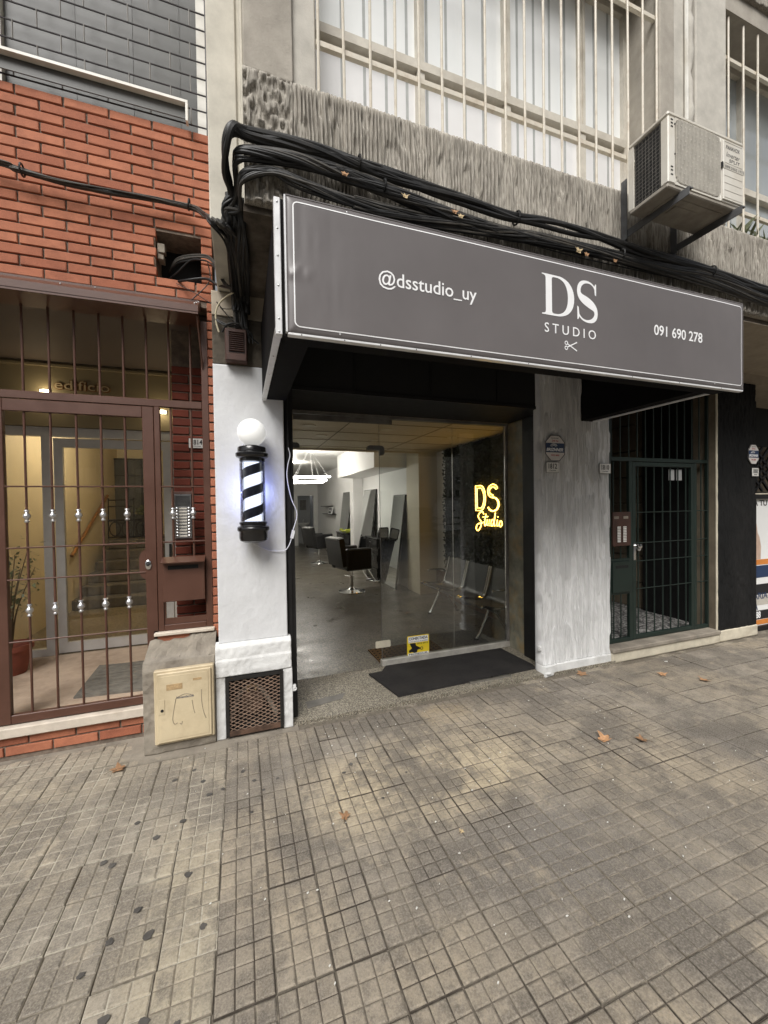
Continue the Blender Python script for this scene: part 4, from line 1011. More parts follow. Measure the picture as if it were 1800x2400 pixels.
# ---- gas meter box in its cement block
t = thing('gas_meter_box', 'yellowed plastic gas meter door in a crumbling cement block', 'meter box', (-.4, 3.0, 0))
def blk(X, Z): return .012*vnoise(X*12, Z*12, 90)+.008*vnoise(X*35, Z*35, 91)
relief_panel('cement_block', -.622, -.19, .0, .60, 2.955, 60, 70, lambda X, Z: blk(X, Z)-.03*np.clip((Z-.54)/.06, 0, 1)*(vnoise(X*8, Z*0, 93)), M['block'], t, back=.25)
b = MB(); n = 14; vs = []
for i in range(n+1):
    x = -.622+.432*i/n
    for j in range(5):
        y = 2.965+.235*j/4; vs.append((x, y, .575+.085*j/4+.022*random.random()+(.025 if i > 8 else 0)-.03*(j == 0)*random.random()))
b.add(vs, [(i*5+j, (i+1)*5+j, (i+1)*5+j+1, i*5+j+1) for i in range(n) for j in range(4)]); b.build('cement_top', M['block'], t, fix=False)
b = MB(); b.box(-.62, -.192, 2.97, 3.2, 0, .58); b.build('block_core', M['block'], t)
b = MB(); b.bbox(-.553, -.196, 2.912, 2.95, .070, .552, .006); b.build('door_frame', M['beige'], t)
b = MB(); b.bbox(-.536, -.212, 2.899, 2.9115, .084, .537, .005); dr_ = b.build('meter_door', M['beige'], t)
b = MB(); b.bbox(-.517, -.230, 2.8965, 2.8988, .105, .517, .001); b.build('door_panel', M['beige'], dr_)
b = MB(); b.bbox(-.528, -.490, 2.8935, 2.8962, .275, .37, .001); lkp = b.build('lock_tab', M['beige'], dr_)
b = MB(); b.lathe([(.009, 0), (.009, -.003), (.004, -.004)], (-.505, 2.8933, .300), (0, 1, 0), 12); b.build('lock', M['iron'], lkp)
b = MB(); b.box(-.478, -.385, 2.8952, 2.8963, .425, .462); b.build('tape_residue', M['beige_tape'], dr_)
b = MB(); b.box(-.322, -.270, 2.8952, 2.8963, .468, .482); b.build('tape_residue', M['beige_tape'], dr_)
text_on('maker_lettering', 'MontevideoGas', M['navy_print'], dr_, -.422, -.318, .362, .377, 2.8963, bold=.01, thick=.0006)
for pts in ([(-.425, .365), (-.437, .30), (-.446, .235), (-.436, .20), (-.418, .205)], [(-.405, .20), (-.395, .192), (-.390, .21)], [(-.330, .34), (-.322, .28), (-.315, .25)], [(-.272, .40), (-.273, .33), (-.262, .25), (-.248, .205)], [(-.42, .37), (-.37, .388), (-.32, .372)]):
    b = MB(); b.tube(spline([(x, 2.8962, z) for x, z in pts], 4), .0026, 5); b.build('scuff', M['beige_mark'], dr_)

# ================================================================== CANOPY SIGN
can = thing('canopy_sign', 'charcoal box canopy sign lettered DS Studio over the shop entrance', 'shop sign', (1.7, 2.4, 2.34))
FY = 1.757
def wrink(X, Z):
    d = .0035*np.sin(7.5*X+2*vnoise(X*2, Z*2, 101))*np.clip((Z-2.33)/.3, 0, 1)*0
    e = np.clip((.55-X)/.35, 0, 1)
    d = d+.0035*e*vnoise(X*14, Z*3.0, 102)+.0022*e*vnoise(X*38, Z*9, 103)+.010*np.clip((.33-X)/.12, 0, 1)*np.exp(-((Z-2.60)/.035)**2)*vnoise(X*40, Z*30, 107)
    d = d+.006*vnoise(X*1.7, Z*3.5, 104)+.0022*vnoise(X*7, Z*5, 105)
    ed = np.minimum(np.minimum(X-.203, 3.222-X)/.03, np.minimum(Z-2.345, 2.922-Z)/.03)
    return (d+.004)*np.clip(ed, 0, 1)**.5
relief_panel('banner', .203, 3.222, 2.345, 2.922, FY, 420, 90, wrink, M['banner'], can, back=.03, smooth=True)
def by(x, z, off=.0012):
    return FY-float(wrink(np.array([[x]]), np.array([[z]]))[0, 0])-off
# white border line, following the vinyl
def rr_path(x0, x1, z0, z1, r, n=6, step=.04):
    P = []
    def seg(a, b):
        L = math.dist(a, b); m = max(1, int(L/step))
        for i in range(m): t_ = i/m; P.append((a[0]+(b[0]-a[0])*t_, a[1]+(b[1]-a[1])*t_))
    def arc(cx, cz, a0):
        for i in range(n+1): a = a0-math.pi/2*i/n; P.append((cx+r*math.cos(a), cz+r*math.sin(a)))
    seg((x0+r, z1), (x1-r, z1)); arc(x1-r, z1-r, math.pi/2); seg((x1, z1-r), (x1, z0+r)); arc(x1-r, z0+r, 0)
    seg((x1-r, z0), (x0+r, z0)); arc(x0+r, z0+r, -math.pi/2); seg((x0, z0+r), (x0, z1-r)); arc(x0+r, z1-r, math.pi)
    return P
pth = rr_path(.232, 3.198, 2.371, 2.899, .022); b = MB(); n = len(pth); hw = .0026; vs = []
for i in range(n):
    a, c = Vector(pth[i-1]), Vector(pth[(i+1) % n]); t_ = (c-a).normalized(); nn = Vector((-t_.y, t_.x))
    for s in (-hw, hw):
        x, z = pth[i][0]+nn.x*s, pth[i][1]+nn.y*s; vs.append((x, by(x, z), z))
b.add(vs, [(2*i, 2*i+1, 2*((i+1) % n)+1, 2*((i+1) % n)) for i in range(n)]); b.build('border_line', M['white_print'], can, fix=False)
fnw = lambda X, Z, Y: (X, by(X, Z, .0012)-(FY-Y), Z)
text_letters('handle_lettering', 'handle_letter', '@dsstudio_uy', M['white_print'], can, .613, 1.132, 2.594, 2.683, FY, bold=.006, thick=.0006, fn=fnw)
text_letters('studio_lettering', 'studio_letter', 'STUDIO', M['white_print'], can, 1.552, 1.912, 2.519, 2.570, FY, bold=.004, space=1.55, thick=.0006, fn=fnw)
text_letters('phone_lettering', 'phone_letter', '091 690 278', M['white_print'], can, 2.376, 2.806, 2.608, 2.672, FY, bold=.012, thick=.0006, fn=fnw)
def filled(name, loops, mat, parent, fn, layer=0.0):
    """even-odd filled outline, as flat lettering"""
    cu = bpy.data.curves.new('outline', 'CURVE'); cu.dimensions = '2D'; cu.fill_mode = 'BOTH'; cu.extrude = .0003
    for lp in loops:
        sp = cu.splines.new('POLY'); sp.points.add(len(lp)-1); sp.use_cyclic_u = True
        for p, (x, z) in zip(sp.points, lp): p.co = (x, z, 0, 1)
    ob = bpy.data.objects.new('outline', cu); COL.objects.link(ob); me = bpy.data.meshes.new_from_object(ob); bpy.data.objects.remove(ob)
    og = org(parent)
    for v in me.vertices: v.co = Vector(fn(v.co.x, v.co.y, FY-layer-(.0003 if v.co.z > 0 else 0)))-og
    o = link_mesh(name, me, mat, parent); ORG[o.name] = og; return o
def bez(p0, p1, p2, p3, n=10): return [tuple((1-t)**3*np.array(p0)+3*(1-t)**2*t*np.array(p1)+3*(1-t)*t*t*np.array(p2)+t**3*np.array(p3)) for t in np.linspace(0, 1, n, endpoint=False)]
# serif D (unit box, then scaled)
Do = [(0, 1), (0, .972), (.06, .965), (.10, .945), (.115, .90), (.115, .10), (.10, .055), (.06, .035), (0, .028), (0, 0)]
Do += bez((.45, 0), (.80, 0), (1.0, .20), (1.0, .50))+bez((1.0, .50), (1.0, .80), (.80, 1), (.45, 1))
Di = bez((.42, .05), (.66, .05), (.80, .20), (.80, .50))+bez((.80, .50), (.80, .80), (.66, .95), (.42, .95))+[(.36, .95), (.31, .93), (.30, .89), (.30, .11), (.31, .07), (.36, .05)]
sc = lambda L, x0, x1, z0, z1: [(x0+(x1-x0)*u, z0+(z1-z0)*v) for u, v in L]
filled('initial_letter_d', [sc(Do, 1.536, 1.756, 2.613, 2.831), sc(Di, 1.536, 1.756, 2.613, 2.831)], M['white_print'], can, fnw)
# serif S as one outline: centre line with changing width
cl = bez((.86, .76), (.84, .90), (.70, .985), (.50, .985), 12)+bez((.50, .985), (.30, .985), (.14, .90), (.14, .74), 10)+bez((.14, .74), (.14, .58), (.34, .55), (.52, .49), 12)+bez((.52, .49), (.72, .42), (.88, .38), (.88, .235), 12)+bez((.88, .235), (.88, .09), (.70, .015), (.50, .015), 10)+bez((.50, .015), (.28, .015), (.12, .11), (.09, .27), 12)+[(.09, .27)]
cl = [Vector(p) for p in cl]; m = len(cl); lft, rgt = [], []
for i, p in enumerate(cl):
    t_ = (cl[min(i+1, m-1)]-cl[max(i-1, 0)]).normalized(); nn = Vector((-t_.y, t_.x)); q = i/(m-1)
    w = .022+.095*math.exp(-((q-.5)/.17)**2)+.028*math.exp(-((q-.28)/.08)**2)+.028*math.exp(-((q-.73)/.08)**2)
    lft.append(tuple(p+nn*w)); rgt.append(tuple(p-nn*w))
S = lft+rgt[::-1]
filled('initial_letter_s', [sc(S, 1.766, 1.934, 2.611, 2.836)], M['white_print'], can, fnw)
filled('letter_serif', [sc([(.885, .97), (.845, .97), (.80, .90), (.825, .70), (.885, .68)], 1.766, 1.934, 2.611, 2.836), sc([(.065, .03), (.105, .03), (.16, .11), (.125, .33), (.065, .36)], 1.766, 1.934, 2.611, 2.836)], M['white_print'], can, fnw, .0007)
# scissors
def strip2(a, c, w0, w1):
    a, c = Vector(a), Vector(c); t_ = (c-a).normalized(); nn = Vector((-t_.y, t_.x)); return [tuple(a+nn*w0), tuple(c+nn*w1), tuple(c-nn*w1), tuple(a-nn*w0)]
ring = lambda cx, cz, r: [(cx+r*math.cos(a), cz+r*math.sin(a)) for a in np.linspace(0, 2*math.pi, 18, endpoint=False)]
filled('scissors_emblem', [ring(1.699, 2.477, .0115), ring(1.699, 2.477, .0068)], M['white_print'], can, fnw)
filled('scissors_emblem', [ring(1.699, 2.450, .0115), ring(1.699, 2.450, .0068)], M['white_print'], can, fnw)
filled('scissors_emblem', [strip2((1.709, 2.471), (1.772, 2.440), .0030, .0032)], M['white_print'], can, fnw, .0006)
filled('scissors_emblem', [strip2((1.709, 2.456), (1.772, 2.487), .0030, .0032)], M['white_print'], can, fnw, .0012)
# frame box behind the banner, sides, underside, white trims
b = MB(); b.box(.200, 3.222, FY+.012, 1.935, 2.362, 2.918); b.build('front_box', M['canopy_under'], can)
b = MB(); b.box(.158, .320, 1.80, 2.995, 2.372, 2.885); b.build('side_box', M['canopy_under'], can)
b = MB(); b.box(3.085, 3.215, 1.936, 2.995, 2.380, 3.06); b.build('side_box', M['canopy_under'], can)
b = MB(); b.box(.325, 3.08, 1.936, 1.96, 2.62, 3.06); b.box(.325, 3.08, 1.96, 3.05, 3.04, 3.07); b.build('inner_lining', M['black_matte'], can)
b = MB(); b.bbox(.1535, .1805, 1.760, 1.80, 2.333, 2.912, .003); b.build('corner_trim', M['alu'], can)
b = MB(); b.box(.181, .2005, 1.775, 1.80, 2.335, 2.915); b.build('corner_gap', M['canopy_under'], can)
b = MB(); b.bbox(.152, .184, 1.785, 2.990, 2.3615, 2.3715, .002); b.build('edge_trim', M['alu'], can)
b = MB(); b.bbox(.203, 3.222, FY-.004, FY+.025, 2.334, 2.3448, .002); b.build('edge_trim', M['alu'], can)
b = MB(); b.bbox(3.190, 3.218, 1.79, 2.96, 2.3685, 2.3795, .002); b.build('edge_trim', M['alu'], can)
b = MB(); b.bbox(.195, .2025, FY-.003, FY+.025, 2.346, 2.925, .001); b.build('edge_trim', M['alu'], can)
b = MB(); b.bbox(.203, 3.226, FY-.002, FY+.025, 2.9225, 2.929, .001); b.bbox(3.2225, 3.2275, FY-.002, FY+.025, 2.340, 2.922, .001); b.build('banner_hem', M['banner'], can)
for i, z in enumerate((2.89, 2.78, 2.665, 2.54, 2.40, 2.345)):
    b = MB(); b.sphere((.167, 1.7595, z), .0045, 8, 6, (1, .6, 1)); b.build('rivet', M['steel'], can, smooth=True)
for y in (1.84, 2.1, 2.4, 2.7, 2.93):
    b = MB(); b.sphere((.168, y, 2.3612), .0045, 8, 6, (1, 1, .6)); b.build('rivet', M['steel'], can, smooth=True)
for x in (.26, .45, .62, .80, 1.10, 1.45, 1.8, 2.2, 2.6, 3.0):
    b = MB(); b.sphere((x, FY-.0045, 2.3395), .003, 8, 6, (1, .6, 1)); b.build('rivet', M['iron'], can, smooth=True)
for x, z in ((.47, 2.908), (2.93, 2.910), (.43, 2.362), (2.93, 2.362)):
    b = MB(); b.sphere((x, by(x, z, 0), z), .0045, 8, 6, (1, .6, 1)); b.build('rivet', M['steel'], can, smooth=True)

# ================================================================== CABLES
def cable_bundle(name, label, base, strands, mats, tie_at=(), tie_r=.03, seed=1, loc=None, group=None):
    """base: list of (point list, count, spread, radius range)"""
    rr = random.Random(seed); t = thing(name, label, 'cables', loc or base[0][0][0], group)
    for pts, cnt, spread, (r0, r1) in base:
        for k2 in range(cnt):
            ph = rr.uniform(0, 6.28); om = rr.uniform(.5, 1.3); sp = []
            for i, p in enumerate(pts):
                a = ph+om*i*.7; e = 1.0
                dx = spread*1.7*math.cos(a*.6+ph) if p[0] < .1 and p[1] > 2.22 and -.1 < p[0] else rr.uniform(-.15, .15)*spread
                sp.append((p[0]+dx, p[1]-abs(spread*.8*math.cos(a)), p[2]+spread*math.sin(a)*e*(.4 if p[1] > 2.25 else 1)))
            r = rr.uniform(r0, r1); b = MB(); b.tube(spline(sp, 6), r, 8); b.build('cable', M[rr.choice(mats)], t, smooth=True)
    for p, d in tie_at:
        b = MB(); ax = Vector(d).normalized(); u = ax.orthogonal().normalized(); v = ax.cross(u)
        b.tube([Vector(p)+u*tie_r*math.cos(a)+v*tie_r*math.sin(a) for a in np.linspace(0, 2*math.pi, 14, endpoint=False)], .006, 5, closed=True); b.build('tie', M['cable'], t)
    return t
UP = [(0.054, 2.04, 3.373), (0.226, 2.04, 3.388), (0.409, 2.04, 3.394), (0.583, 2.04, 3.385), (0.789, 2.04, 3.373), (1.009, 2.04, 3.357), (1.245, 2.04, 3.342), (1.563, 2.04, 3.318), (1.804, 2.04, 3.341), (2.052, 2.04, 3.343), (2.313, 2.04, 3.34), (2.666, 2.04, 3.327), (2.975, 2.04, 3.332), (3.39, 2.04, 3.318), (3.752, 2.04, 3.299), (4.066, 2.04, 3.287), (5.0, 2.04, 3.27), (7.9, 2.04, 3.26)]
LO = [(0.036, 2.05, 3.273), (0.121, 2.05, 3.304), (0.299, 2.05, 3.325), (0.487, 2.05, 3.32), (0.688, 2.05, 3.305), (0.899, 2.05, 3.277), (1.128, 2.05, 3.25), (1.374, 2.05, 3.228), (1.569, 2.05, 3.227), (1.812, 2.05, 3.243), (2.324, 2.05, 3.255), (2.911, 2.05, 3.259), (3.407, 2.05, 3.30), (4.086, 2.05, 3.223), (5.0, 2.05, 3.22), (7.9, 2.05, 3.2)]
L2 = [(0.035, 2.06, 3.183), (0.164, 2.06, 3.239), (0.298, 2.06, 3.223), (0.585, 2.06, 3.191), (0.902, 2.06, 3.194), (1.256, 2.06, 3.209), (1.577, 2.06, 3.224), (2.071, 2.06, 3.231), (2.662, 2.06, 3.243), (3.423, 2.06, 3.244), (4.106, 2.06, 3.207), (5.0, 2.06, 3.2), (7.9, 2.06, 3.19)]
down = [(-.005, 2.235, 3.13), (.003, 2.29, 3.062), (.012, 2.55, 3.058), (.02, 2.93, 3.045), (.022, 2.965, 2.95), (.02, 2.97, 2.86)]
loopA = [(-0.034, 2.03, 3.29), (-0.040, 2.11, 3.246), (-0.018, 2.195, 3.20)]
UPm = [(p[0], p[1], p[2]) for p in UP]
cable_bundle('cable_bundle', 'thick black cable bundle looping from the corner along the raked ledge', [(down[::-1][1:]+loopA[::-1]+[(-.004, 2.0, 3.345)]+UPm, 7, .024, (.010, .018))], None, ['cable'], [((.612, 2.03, 3.383), (1, 0, 0)), ((1.60, 2.03, 3.322), (1, 0, 0)), ((3.36, 2.03, 3.32), (1, 0, 0))], .036, 3, (0, 2.2, 3.0))
inn = [(.007, 2.195, 3.20), (.004, 2.12, 3.262), (.02, 2.055, 3.272)]
cable_bundle('cable_bundle', 'thinner black cables strung just under the thick bundle', [(down[::-1][1:]+inn+LO[1:], 13, .032, (.005, .0115)), (LO[3:], 8, .034, (.004, .009))], None, ['cable', 'cable', 'cable_dirty'], [((.75, 2.03, 3.30), (1, 0, 0)), ((2.45, 2.03, 3.27), (1, 0, 0))], .03, 5, (.02, 2.2, 3.0))
inn2 = [(.024, 2.20, 3.14), (.022, 2.12, 3.175), (.045, 2.07, 3.20)]
cable_bundle('cable_bundle', 'lowest dusty cables sagging close over the sign top', [(down[::-1][1:]+inn2+L2[1:], 11, .026, (.004, .010)), (L2[3:], 9, .034, (.003, .008))], None, ['cable', 'cable_dirty'], [], .03, 8, (.03, 2.2, 3.0))
BC = [(-2.9, 3.14, 3.85), (-2.0, 3.14, 3.80), (-1.357, 3.14, 3.74), (-1.281, 3.14, 3.721), (-1.043, 3.14, 3.697), (-0.791, 3.14, 3.699), (-0.519, 3.14, 3.714), (-0.28, 3.12, 3.70), (-.175, 2.75, 3.42), (-0.090, 2.26, 3.075), (-0.02, 2.366, 3.06), (0.0, 2.55, 3.05), (.012, 2.9, 3.04)]
cable_bundle('cable_bundle', 'dusty black cable bundle crossing the red brick face', [(BC, 13, .022, (.005, .0105)), (BC[:9], 5, .038, (.003, .005))], None, ['cable', 'cable_dirty'], [((-1.24, 3.12, 3.715), (1, 0, 0)), ((-.30, 3.10, 3.71), (1, 0, -.1))], .034, 11, (-1.0, 3.14, 3.7))
hw_ = []
for k2 in range(6):
    dz = random.uniform(-.03, .02); hw_.append(([(-.47, 3.38, 3.36+dz*.5), (-.40, 3.27, 3.40+dz), (-.24, 3.13, 3.375+dz), (-.15, 2.98, 3.27+dz), (-.07, 2.82, 3.055), (-.02, 2.82, 3.045)], 1, .006, (.004, .0075)))
hw_.append(([(-.5, 3.36, 3.27), (-.40, 3.24, 3.30), (-.30, 3.16, 3.36), (-.2, 3.08, 3.33)], 1, .004, (.005, .006)))
hw_ += [([(-.46, 3.3, 3.25), (-.33, 3.14, 3.205), (-.20, 3.10, 3.215), (-.12, 2.96, 3.11), (-.02, 2.84, 3.04)], 1, .006, (.006, .009)) for _ in range(3)]
hw_ += [([(-.40, 3.20, 3.20), (-.28, 3.14, 3.12), (-.17, 3.05, 3.02), (-.06, 2.97, 2.96), (.06, 2.96, 2.99)], 1, .01, (.0025, .004)), ([(-.19, 3.12, 3.35), (-.18, 3.1, 3.2), (-.30, 3.12, 3.06)], 1, .004, (.0025, .004))]
cable_bundle('cable_bundle', 'tangle of wires coming out of the square hole in the brickwork', hw_, None, ['cable', 'cable_dirty'], [], .03, 13, (-.3, 3.14, 3.3))
b = MB(); b.tube(spline([(-.02, 2.86, 3.03), (-.06, 2.90, 3.02), (-.11, 2.94, 2.985), (-.135, 2.955, 2.93), (-.135, 2.965, 2.86), (-.12, 2.97, 2.80)], 6), .006, 8)
tag(b.build('cream_cable', M['cream_wire'], None, (-.1, 2.95, 2.9), smooth=True), 'short cream cable hanging beside the tangle over the pilaster', 'cable')
cable_bundle('cable_bundle', 'few thin wires curling around the brown louvred vent box', [([(-.14, 2.97, 2.88), (-.06, 2.95, 2.84), (.03, 2.95, 2.845), (.075, 2.955, 2.80), (.085, 2.96, 2.74)], 3, .012, (.003, .006)), ([(-.10, 2.97, 2.80), (-.05, 2.94, 2.845), (.02, 2.94, 2.855), (.08, 2.95, 2.79), (.14, 2.98, 2.755)], 2, .008, (.004, .008)), ([(-.13, 2.96, 3.0), (-.05, 2.96, 2.90), (.04, 2.95, 2.84)], 1, .004, (.003, .004))], None, ['cable'], [], .03, 17, (0, 2.96, 2.8))
cable_bundle('cable_bundle', 'dense upright black cables in the corner below the loop', [([(.0, 2.24, 3.20), (.003, 2.26, 3.08), (.008, 2.5, 3.055), (.015, 2.9, 3.05), (.02, 2.965, 2.97), (.03, 2.975, 2.80+.0)], 12, .024, (.005, .010))], None, ['cable', 'cable', 'cable_dirty'], [], .03, 23, (.01, 2.6, 3.0))
# cable clamps with bits of debris and dry leaves caught in the bundle
for i, (x, z, m_, lab) in enumerate([(.53, 3.285, 'leaf_dry', 'small dry leaf caught under the cables near the left clamp'), (.86, 3.255, 'leaf_pale', 'pale curled leaf caught in the cables over the handle lettering'), (1.16, 3.24, 'leaf_dry', 'brown leaf stuck in the cables left of the clamp'), (1.20, 3.225, 'leaf_pale', 'pale scrap of leaf beside the brown one in the cables'), (2.05, 3.20, 'leaf_pale', 'large pale leaf lying on the cables under the air conditioner'), (2.12, 3.19, 'leaf_dry', 'crumpled brown leaf on the cables right of the large pale one'), (2.36, 3.195, 'leaf_dry', 'brown leaf litter lodged in the cables near the bracket')]):
    b = MB(); pr = []
    for k2 in range(11):
        a = 2*math.pi*k2/11; q = (.030 if i == 4 else .020)*(1.0 if k2 % 2 else .55)*random.uniform(.8, 1.2); pr.append((q*math.cos(a)*1.3, q*math.sin(a)*.7))
    cur = random.uniform(.2, .5)
    b.prism(pr, lambda u, v, d: (x+u, 2.005-d-cur*abs(u), z+v), 0, .0012); tag(b.build('dry_leaf', M[m_], None, (x, 2.0, z)), lab, 'leaf')

# ================================================================== AIR CONDITIONER on its brackets
ac = thing('air_conditioner', 'cream outdoor air conditioner unit on grey wall brackets', 'air conditioner', (2.76, 1.85, 3.46))
ax0, ax1, ay0, ay1, az0, az1 = 2.410, 3.10, 1.685, 1.945, 3.465, 3.905
b = MB(); b.bbox(ax0, ax1, ay0, ay1, az1-.028, az1, .008); b.build('top_cover', M['ac'], ac)
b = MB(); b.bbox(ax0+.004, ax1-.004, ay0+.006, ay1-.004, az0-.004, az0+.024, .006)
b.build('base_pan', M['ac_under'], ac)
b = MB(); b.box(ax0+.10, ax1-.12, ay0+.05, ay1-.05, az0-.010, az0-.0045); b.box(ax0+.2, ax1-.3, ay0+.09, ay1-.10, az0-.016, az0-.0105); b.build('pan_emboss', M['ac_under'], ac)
b = MB()   # front panel as a frame round the fan grille
gx0, gx1, gz0, gz1 = 2.472, 2.878, 3.495, 3.878
b.bbox(ax0+.002, gx0, ay0, ay0+.05, az0+.02, az1-.0285, .006); b.bbox(gx1, ax1-.002, ay0, ay0+.012, az0+.02, az1-.0285, .003)
b.box(gx0, gx1, ay0+.001, ay0+.012, az0+.02, gz0); b.box(gx0, gx1, ay0+.001, ay0+.012, gz1, az1-.0285)
b.box(ax0+.003, ax0+.012, ay1-.035, ay1, az0+.02, az1-.03); b.bbox(ax1-.012, ax1-.001, ay0+.013, ay1, az0+.02, az1-.0285, .002)
for cx, cz, sx, sz in ((gx0, gz0, 1, 1), (gx1, gz0, -1, 1), (gx0, gz1, 1, -1), (gx1, gz1, -1, -1)):   # rounded grille corners
    r_ = .05; P = [(cx, cz)]+[(cx+sx*r_*(1-math.sin(a)), cz+sz*r_*(1-math.cos(a))) for a in np.linspace(0, math.pi/2, 7)]
    b.prism(P, lambda u, v, d: (u, d, v), ay0+.0015, ay0+.011)
b.build('casing', M['ac'], ac)
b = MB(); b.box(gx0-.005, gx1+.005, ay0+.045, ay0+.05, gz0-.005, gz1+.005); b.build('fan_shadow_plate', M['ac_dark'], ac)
b = MB(); fx, fz = (gx0+gx1)/2, (gz0+gz1)/2; b.lathe([(.045, 0), (.045, -.02), (.02, -.03)], (fx, ay0+.044, fz), (0, 1, 0), 16)
for k2 in range(3):
    a = k2*2.094+.4; c_, s_ = math.cos(a), math.sin(a)
    b.add([(fx+.04*c_-.02*s_, ay0+.03, fz+.04*s_+.02*c_), (fx+.17*c_-.07*s_, ay0+.022, fz+.17*s_+.07*c_), (fx+.18*c_+.06*s_, ay0+.042, fz+.18*s_-.06*c_), (fx+.04*c_+.03*s_, ay0+.042, fz+.04*s_-.03*c_)], [(0, 1, 2, 3)])
b.build('fan', M['ac_dark'], ac)
b = MB(); nb = 34
for i in range(nb):
    x = gx0+(gx1-gx0)*(i+.5)/nb; dd = min(x-gx0, gx1-x); cut = .055-math.sqrt(max(0, .055**2-(.055-dd)**2)) if dd < .055 else 0.0
    b.box(x-.0022, x+.0022, ay0-.004, ay0+.006, gz0+.004+cut, gz1-.004-cut)
for j in range(14):
    for i in range(nb-1):
        if (i+j*2) % 3: continue
        x = gx0+(gx1-gx0)*(i+.5)/nb; z = gz0+(gz1-gz0)*(j+.5)/14; b.box(x+.0026, x+.0026+(gx1-gx0)/nb-.0052, ay0-.003, ay0+.002, z-.0022, z+.0022)
gr = b.build('fan_grille', M['ac_grey'], ac)
b = MB(); b.box(ax0+.016, ax0+.02, ay0+.05, ay1-.035, az0+.024, az1-.03); b.build('side_coil', M['ac_dark'], ac)
b = MB()
for j in range(17):
    z = az0+.035+j*.0228; b.tube([(ax0+.011, ay0+.05, z), (ax0+.011, ay1-.036, z)], .0014, 4)
for y in np.linspace(ay0+.06, ay1-.045, 8): b.tube([(ax0+.011, float(y), az0+.024), (ax0+.011, float(y), az1-.03)], .0012, 4)
b.build('coil_guard', M['frame_grey'], ac)
b = MB(); b.bbox(gx1+.012, ax1-.012, ay0-.007, ay0-.0005, az0+.03, az1-.04, .003); sp_ = b.build('service_panel', M['ac'], ac)
for z in (3.855, 3.725, 3.645, 3.60, 3.555, 3.51):
    b = MB(); b.box(gx1+.025, ax1-.025, ay0-.0082, ay0-.0072, z-.0018, z+.0018); b.build('panel_groove', M['ac_grey'], sp_)
text_on('maker_lettering', 'PANAVOX', M['ac_text'], sp_, gx1+.04, ax1-.05, 3.812, 3.836, ay0-.0075, bold=.02, thick=.0006, shear=.2)
text_on('model_lettering', 'Inverter', M['ac_text'], sp_, gx1+.045, ax1-.05, 3.765, 3.795, ay0-.0075, thick=.0006, shear=.3)
text_on('model_lettering', 'SPLIT', M['ac_text'], sp_, gx1+.07, ax1-.05, 3.735, 3.755, ay0-.0075, thick=.0006, shear=.2)
b = MB(); b.box(gx1+.003, ax1+.001, ay0-.0085, ay0-.0073, 3.686, 3.715); b.build('repair_sticker', M['ac_grey'], sp_)
text_on('sticker_number', '099 2255 1711', M['ac_text'], sp_, gx1+.03, ax1-.012, 3.693, 3.708, ay0-.0087, bold=.01, thick=.0004)
b = MB(); b.box(gx1+.001, gx1+.012, ay0-.009, ay0-.0005, 3.688, 3.722); b.build('panel_clip', M['iron'], sp_)
for z in (3.855, 3.835, 3.815, 3.58, 3.56, 3.535):
    b = MB(); b.box(ax0+.022, ax0+.040, ay0-.0012, ay0+.002, z-.004, z+.004); b.build('vent_slot', M['ac_dark'], ac)
for z in (3.835, 3.66):
    b = MB(); b.sphere((gx0-.006, ay0-.001, z), .006, 8, 6, (1, .5, 1)); b.build('screw', M['iron'], ac, smooth=True)
# two wall brackets
for x, lab in ((2.545, 'grey steel bracket under the left side of the air conditioner'), (3.03, 'dark steel bracket under the right side of the air conditioner')):
    t = thing('wall_bracket', lab, 'bracket', (x, 2.08, 3.42))
    h1 = 3.80 if x < 2.8 else 3.60
    b = MB(); b.box(x-.030, x+.012, 2.075, 2.083, 3.395, h1); b.box(x-.030, x-.025, 2.04, 2.0745, 3.395, h1); b.build('wall_plate', M['bracket'], t)
    b = MB(); b.box(x-.018, x+.018, 1.645, 2.074, 3.453, 3.4605); b.box(x-.018, x-.013, 1.645, 2.074, 3.412, 3.4525); b.build('arm', M['bracket'], t)
    b = MB(); b.cyl((x-.018, 2.055, 3.42), (x-.022, 2.055, 3.42), .008, 8); b.build('bolt', M['iron'], t)
# spiky plant on the sill of the right window
t = thing('sill_plant', 'spiky green plant on the sill of the right upper window', 'plant', (4.15, 2.25, 3.78))
b = MB()
for k2 in range(90):
    x = random.uniform(3.95, 4.6); y = random.uniform(2.13, 2.3); a = random.uniform(0, 6.28); L = random.uniform(.08, .22); lean = random.uniform(.2, 1.0)
    p0 = Vector((x, y, 3.775)); d = Vector((math.cos(a)*lean, math.sin(a)*lean, 1)).normalized(); s = Vector((-math.sin(a), math.cos(a), 0))*.006
    b.add([p0-s, p0+s, p0+d*L*.6+s*.8, p0+d*L+Vector((math.cos(a), math.sin(a), -.3))*L*.2, p0+d*L*.6-s*.8], [(0, 1, 2, 3, 4)])
tag(b.build('foliage', M['plant_leaf'], t, fix=False), kind='stuff')

# ================================================================== ON THE LEFT PILASTER
# brown louvred vent box
t = thing('vent_box', 'brown louvred vent box above the white pilaster', 'vent', (0, 2.95, 2.6))
b = MB(); b.bbox(-.082, .060, 2.925, 2.995, 2.600, 2.82, .006); b.build('housing', M['vent_brown'], t)
b = MB(); b.bbox(-.074, .056, 2.910, 2.9245, 2.60, 2.645, .004); b.build('lower_tray', M['vent_brown'], t)
for i in range(10):
    b = MB(); z = 2.668+i*.0138; b.obox((-.008, 2.921, z), (1, 0, 0), (0, 1, -.6), (0, .6, 1), .048, .007, .0016); b.build('louvre', M['vent_brown'], t)
b = MB(); b.box(-.058, .042, 2.9235, 2.9248, 2.658, 2.80); b.build('louvre_gap', M['black_matte'], t)
